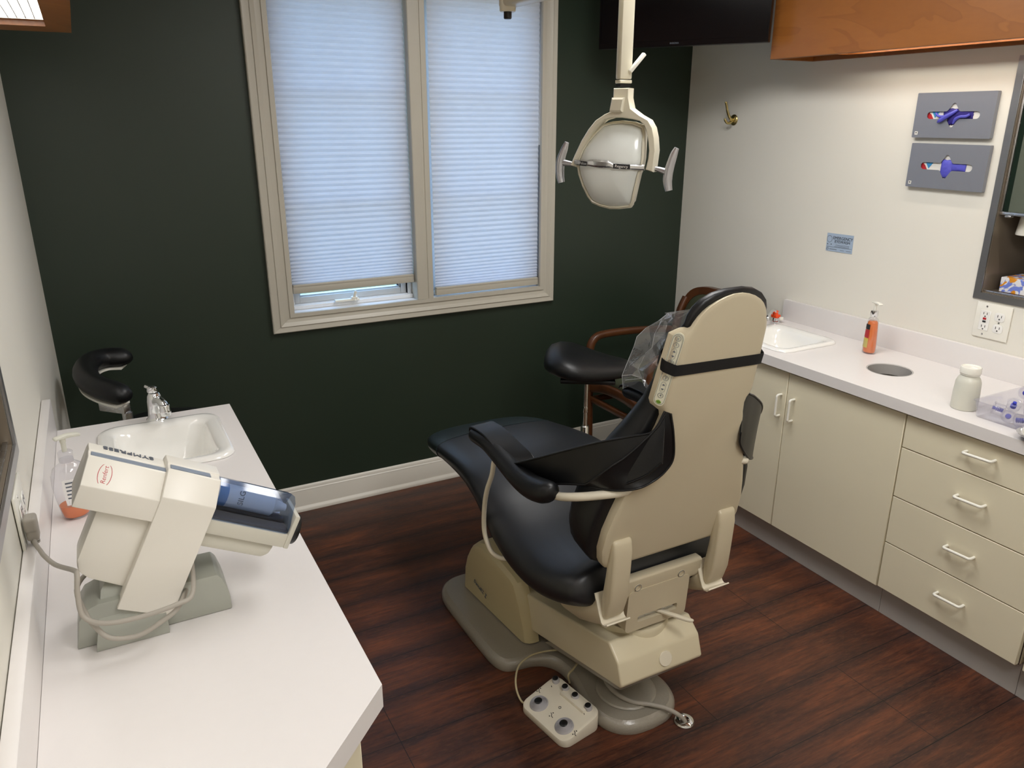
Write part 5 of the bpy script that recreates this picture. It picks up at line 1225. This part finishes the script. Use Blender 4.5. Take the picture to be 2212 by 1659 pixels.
MB().loft(R).build('arm_rest', 'leather', s2_, ang=75)
R = []
for i, p in enumerate(pp[4:-4], 4):
    t = (pp[min(i + 1, len(pp) - 1)] - pp[max(i - 1, 0)]).normalized(); sd2 = Vector((-t.y, t.x, 0)).normalized()
    R.append([p + sd2 * a + Vector((0, 0, z)) for a, z in ((-.026, -.028), (.026, -.028), (.026, -.0345), (-.026, -.0345))])
MB().loft(R).build('arm_plate', 'handle', s2_, ang=40)
MB().prism([(-.010, -.012), (.085, -.014), (.085, .014), (-.010, .016)], 'z', .728, .7555, .003, mat=frame((-1.055, -.552, 0), (-.70, .71, 0), (-.71, -.70, 0), (0, 0, 1))).build('arm_bracket', 'alu', s2_)
MB().lathe([(.0145, .40), (.0145, .728), (0, .728)], (-1.052, -.553, 0), 20).lathe([(.0185, .640), (.0195, .643), (.0195, .660), (.0185, .663)], (-1.052, -.553, 0), 20).tube([(-1.052, -.553, .41), (-1.045, -.53, .385), (-1.0, -.44, .385)], .0145, 12, smooth=4).build('arm_post', 'alu', s2_)
MB().lathe([(0, .0), (.15, .0), (.178, .012), (.186, .030), (.178, .050), (.14, .062), (0, .066)], (-.955, -.40, .560), 40).build('seat', 'leather', s2_, ang=60)
MB().lathe([(.0165, .08), (.0165, .36), (.011, .365), (.011, .553), (.08, .557), (0, .558)], (-.955, -.40, 0), 24).build('post', 'black', s2_)
MB().lathe([(.03, .05), (.032, .06), (.032, .09), (.02, .11), (0, .11)], (-.955, -.40, 0), 24).build('hub', 'black', s2_)
star_base(s2_, (-.955, -.40, 0), .23, 0, rot=.1)

# ------------------------------------------------------------------ ceiling lamps, daylight, camera
def troffer(label, x, y, w, l):
    t = thing('ceiling_light', label, 'ceiling light', (x, y, ZC - .02), 'ceiling lights')
    frame_rect(MB(), 0, w, 0, l, .02, 0, .018).bm.free()
    fb = MB().plate([(x - w / 2, y - l / 2), (x + w / 2, y - l / 2), (x + w / 2, y + l / 2), (x - w / 2, y + l / 2)], [[(x - w / 2 + .02, y - l / 2 + .02), (x + w / 2 - .02, y - l / 2 + .02), (x + w / 2 - .02, y + l / 2 - .02), (x - w / 2 + .02, y + l / 2 - .02)]], ZC - .022, ZC - .0015).build('frame', 'handle', t, smooth=False)
    MB().sheet([[Vector((x - w / 2 + .02, y - l / 2 + .02, ZC - .012)), Vector((x + w / 2 - .02, y - l / 2 + .02, ZC - .012))], [Vector((x - w / 2 + .02, y + l / 2 - .02, ZC - .012)), Vector((x + w / 2 - .02, y + l / 2 - .02, ZC - .012))]]).build('diffuser', 'troffer', t)
troffer('white ceiling light panel nearer the window, above the dental chair', .32, -1.35, .5, 1.0)
troffer('white ceiling light panel behind the photographer', -.1, -3.0, .5, 1.0)

w = bpy.data.worlds.new('sky'); SC.world = w; w.use_nodes = True
nt = w.node_tree; bg = nt.nodes['Background']
tc = nt.nodes.new('ShaderNodeTexCoord'); sp_ = nt.nodes.new('ShaderNodeSeparateXYZ'); nt.links.new(tc.outputs['Generated'], sp_.inputs[0])
nt.links.new(ramp(nt, math_(nt, 'ADD', math_(nt, 'MULTIPLY', sp_.outputs[2], .5), .5), [(.45, (.30, .36, .30)), (.52, (.40, .66, 1.0)), (.9, (.34, .60, 1.0))]), bg.inputs['Color'])
bg.inputs['Strength'].default_value = 2.9

# scale to metres
done = set()
for o in list(SC.objects):
    o.location = o.location * S
    if o.type == 'MESH' and o.data.name not in done:
        done.add(o.data.name); o.data.transform(Matrix.Scale(S, 4))

cam = bpy.data.cameras.new('camera'); co = bpy.data.objects.new('camera', cam); COL.objects.link(co); SC.camera = co
yaw, pitch, roll = radians(28.1406), radians(-18.8297), radians(.0042)
f = Vector((sin(yaw) * cos(pitch), cos(yaw) * cos(pitch), sin(pitch))); r_ = Vector((cos(yaw), -sin(yaw), 0)); u = r_.cross(f)
co.matrix_world = frame(Vector((-1.05516, -2.97279, 1.54489)) * S, r_, u, -f)
cam.sensor_fit = 'HORIZONTAL'; cam.sensor_width = 36; cam.lens = 1668.27 * 36 / 2212; cam.clip_start = .02
SC.view_settings.view_transform = 'Standard'; SC.view_settings.look = 'None'; SC.view_settings.gamma = 1; SC.view_settings.exposure = .9
SC.view_settings.use_curve_mapping = False
SC.cycles.max_bounces = 10; SC.cycles.diffuse_bounces = 5; SC.cycles.glossy_bounces = 4; SC.cycles.transmission_bounces = 8; SC.cycles.transparent_max_bounces = 24
SC.cycles.use_denoising = True; SC.cycles.caustics_reflective = False; SC.cycles.caustics_refractive = False; SC.cycles.sample_clamp_indirect = 6
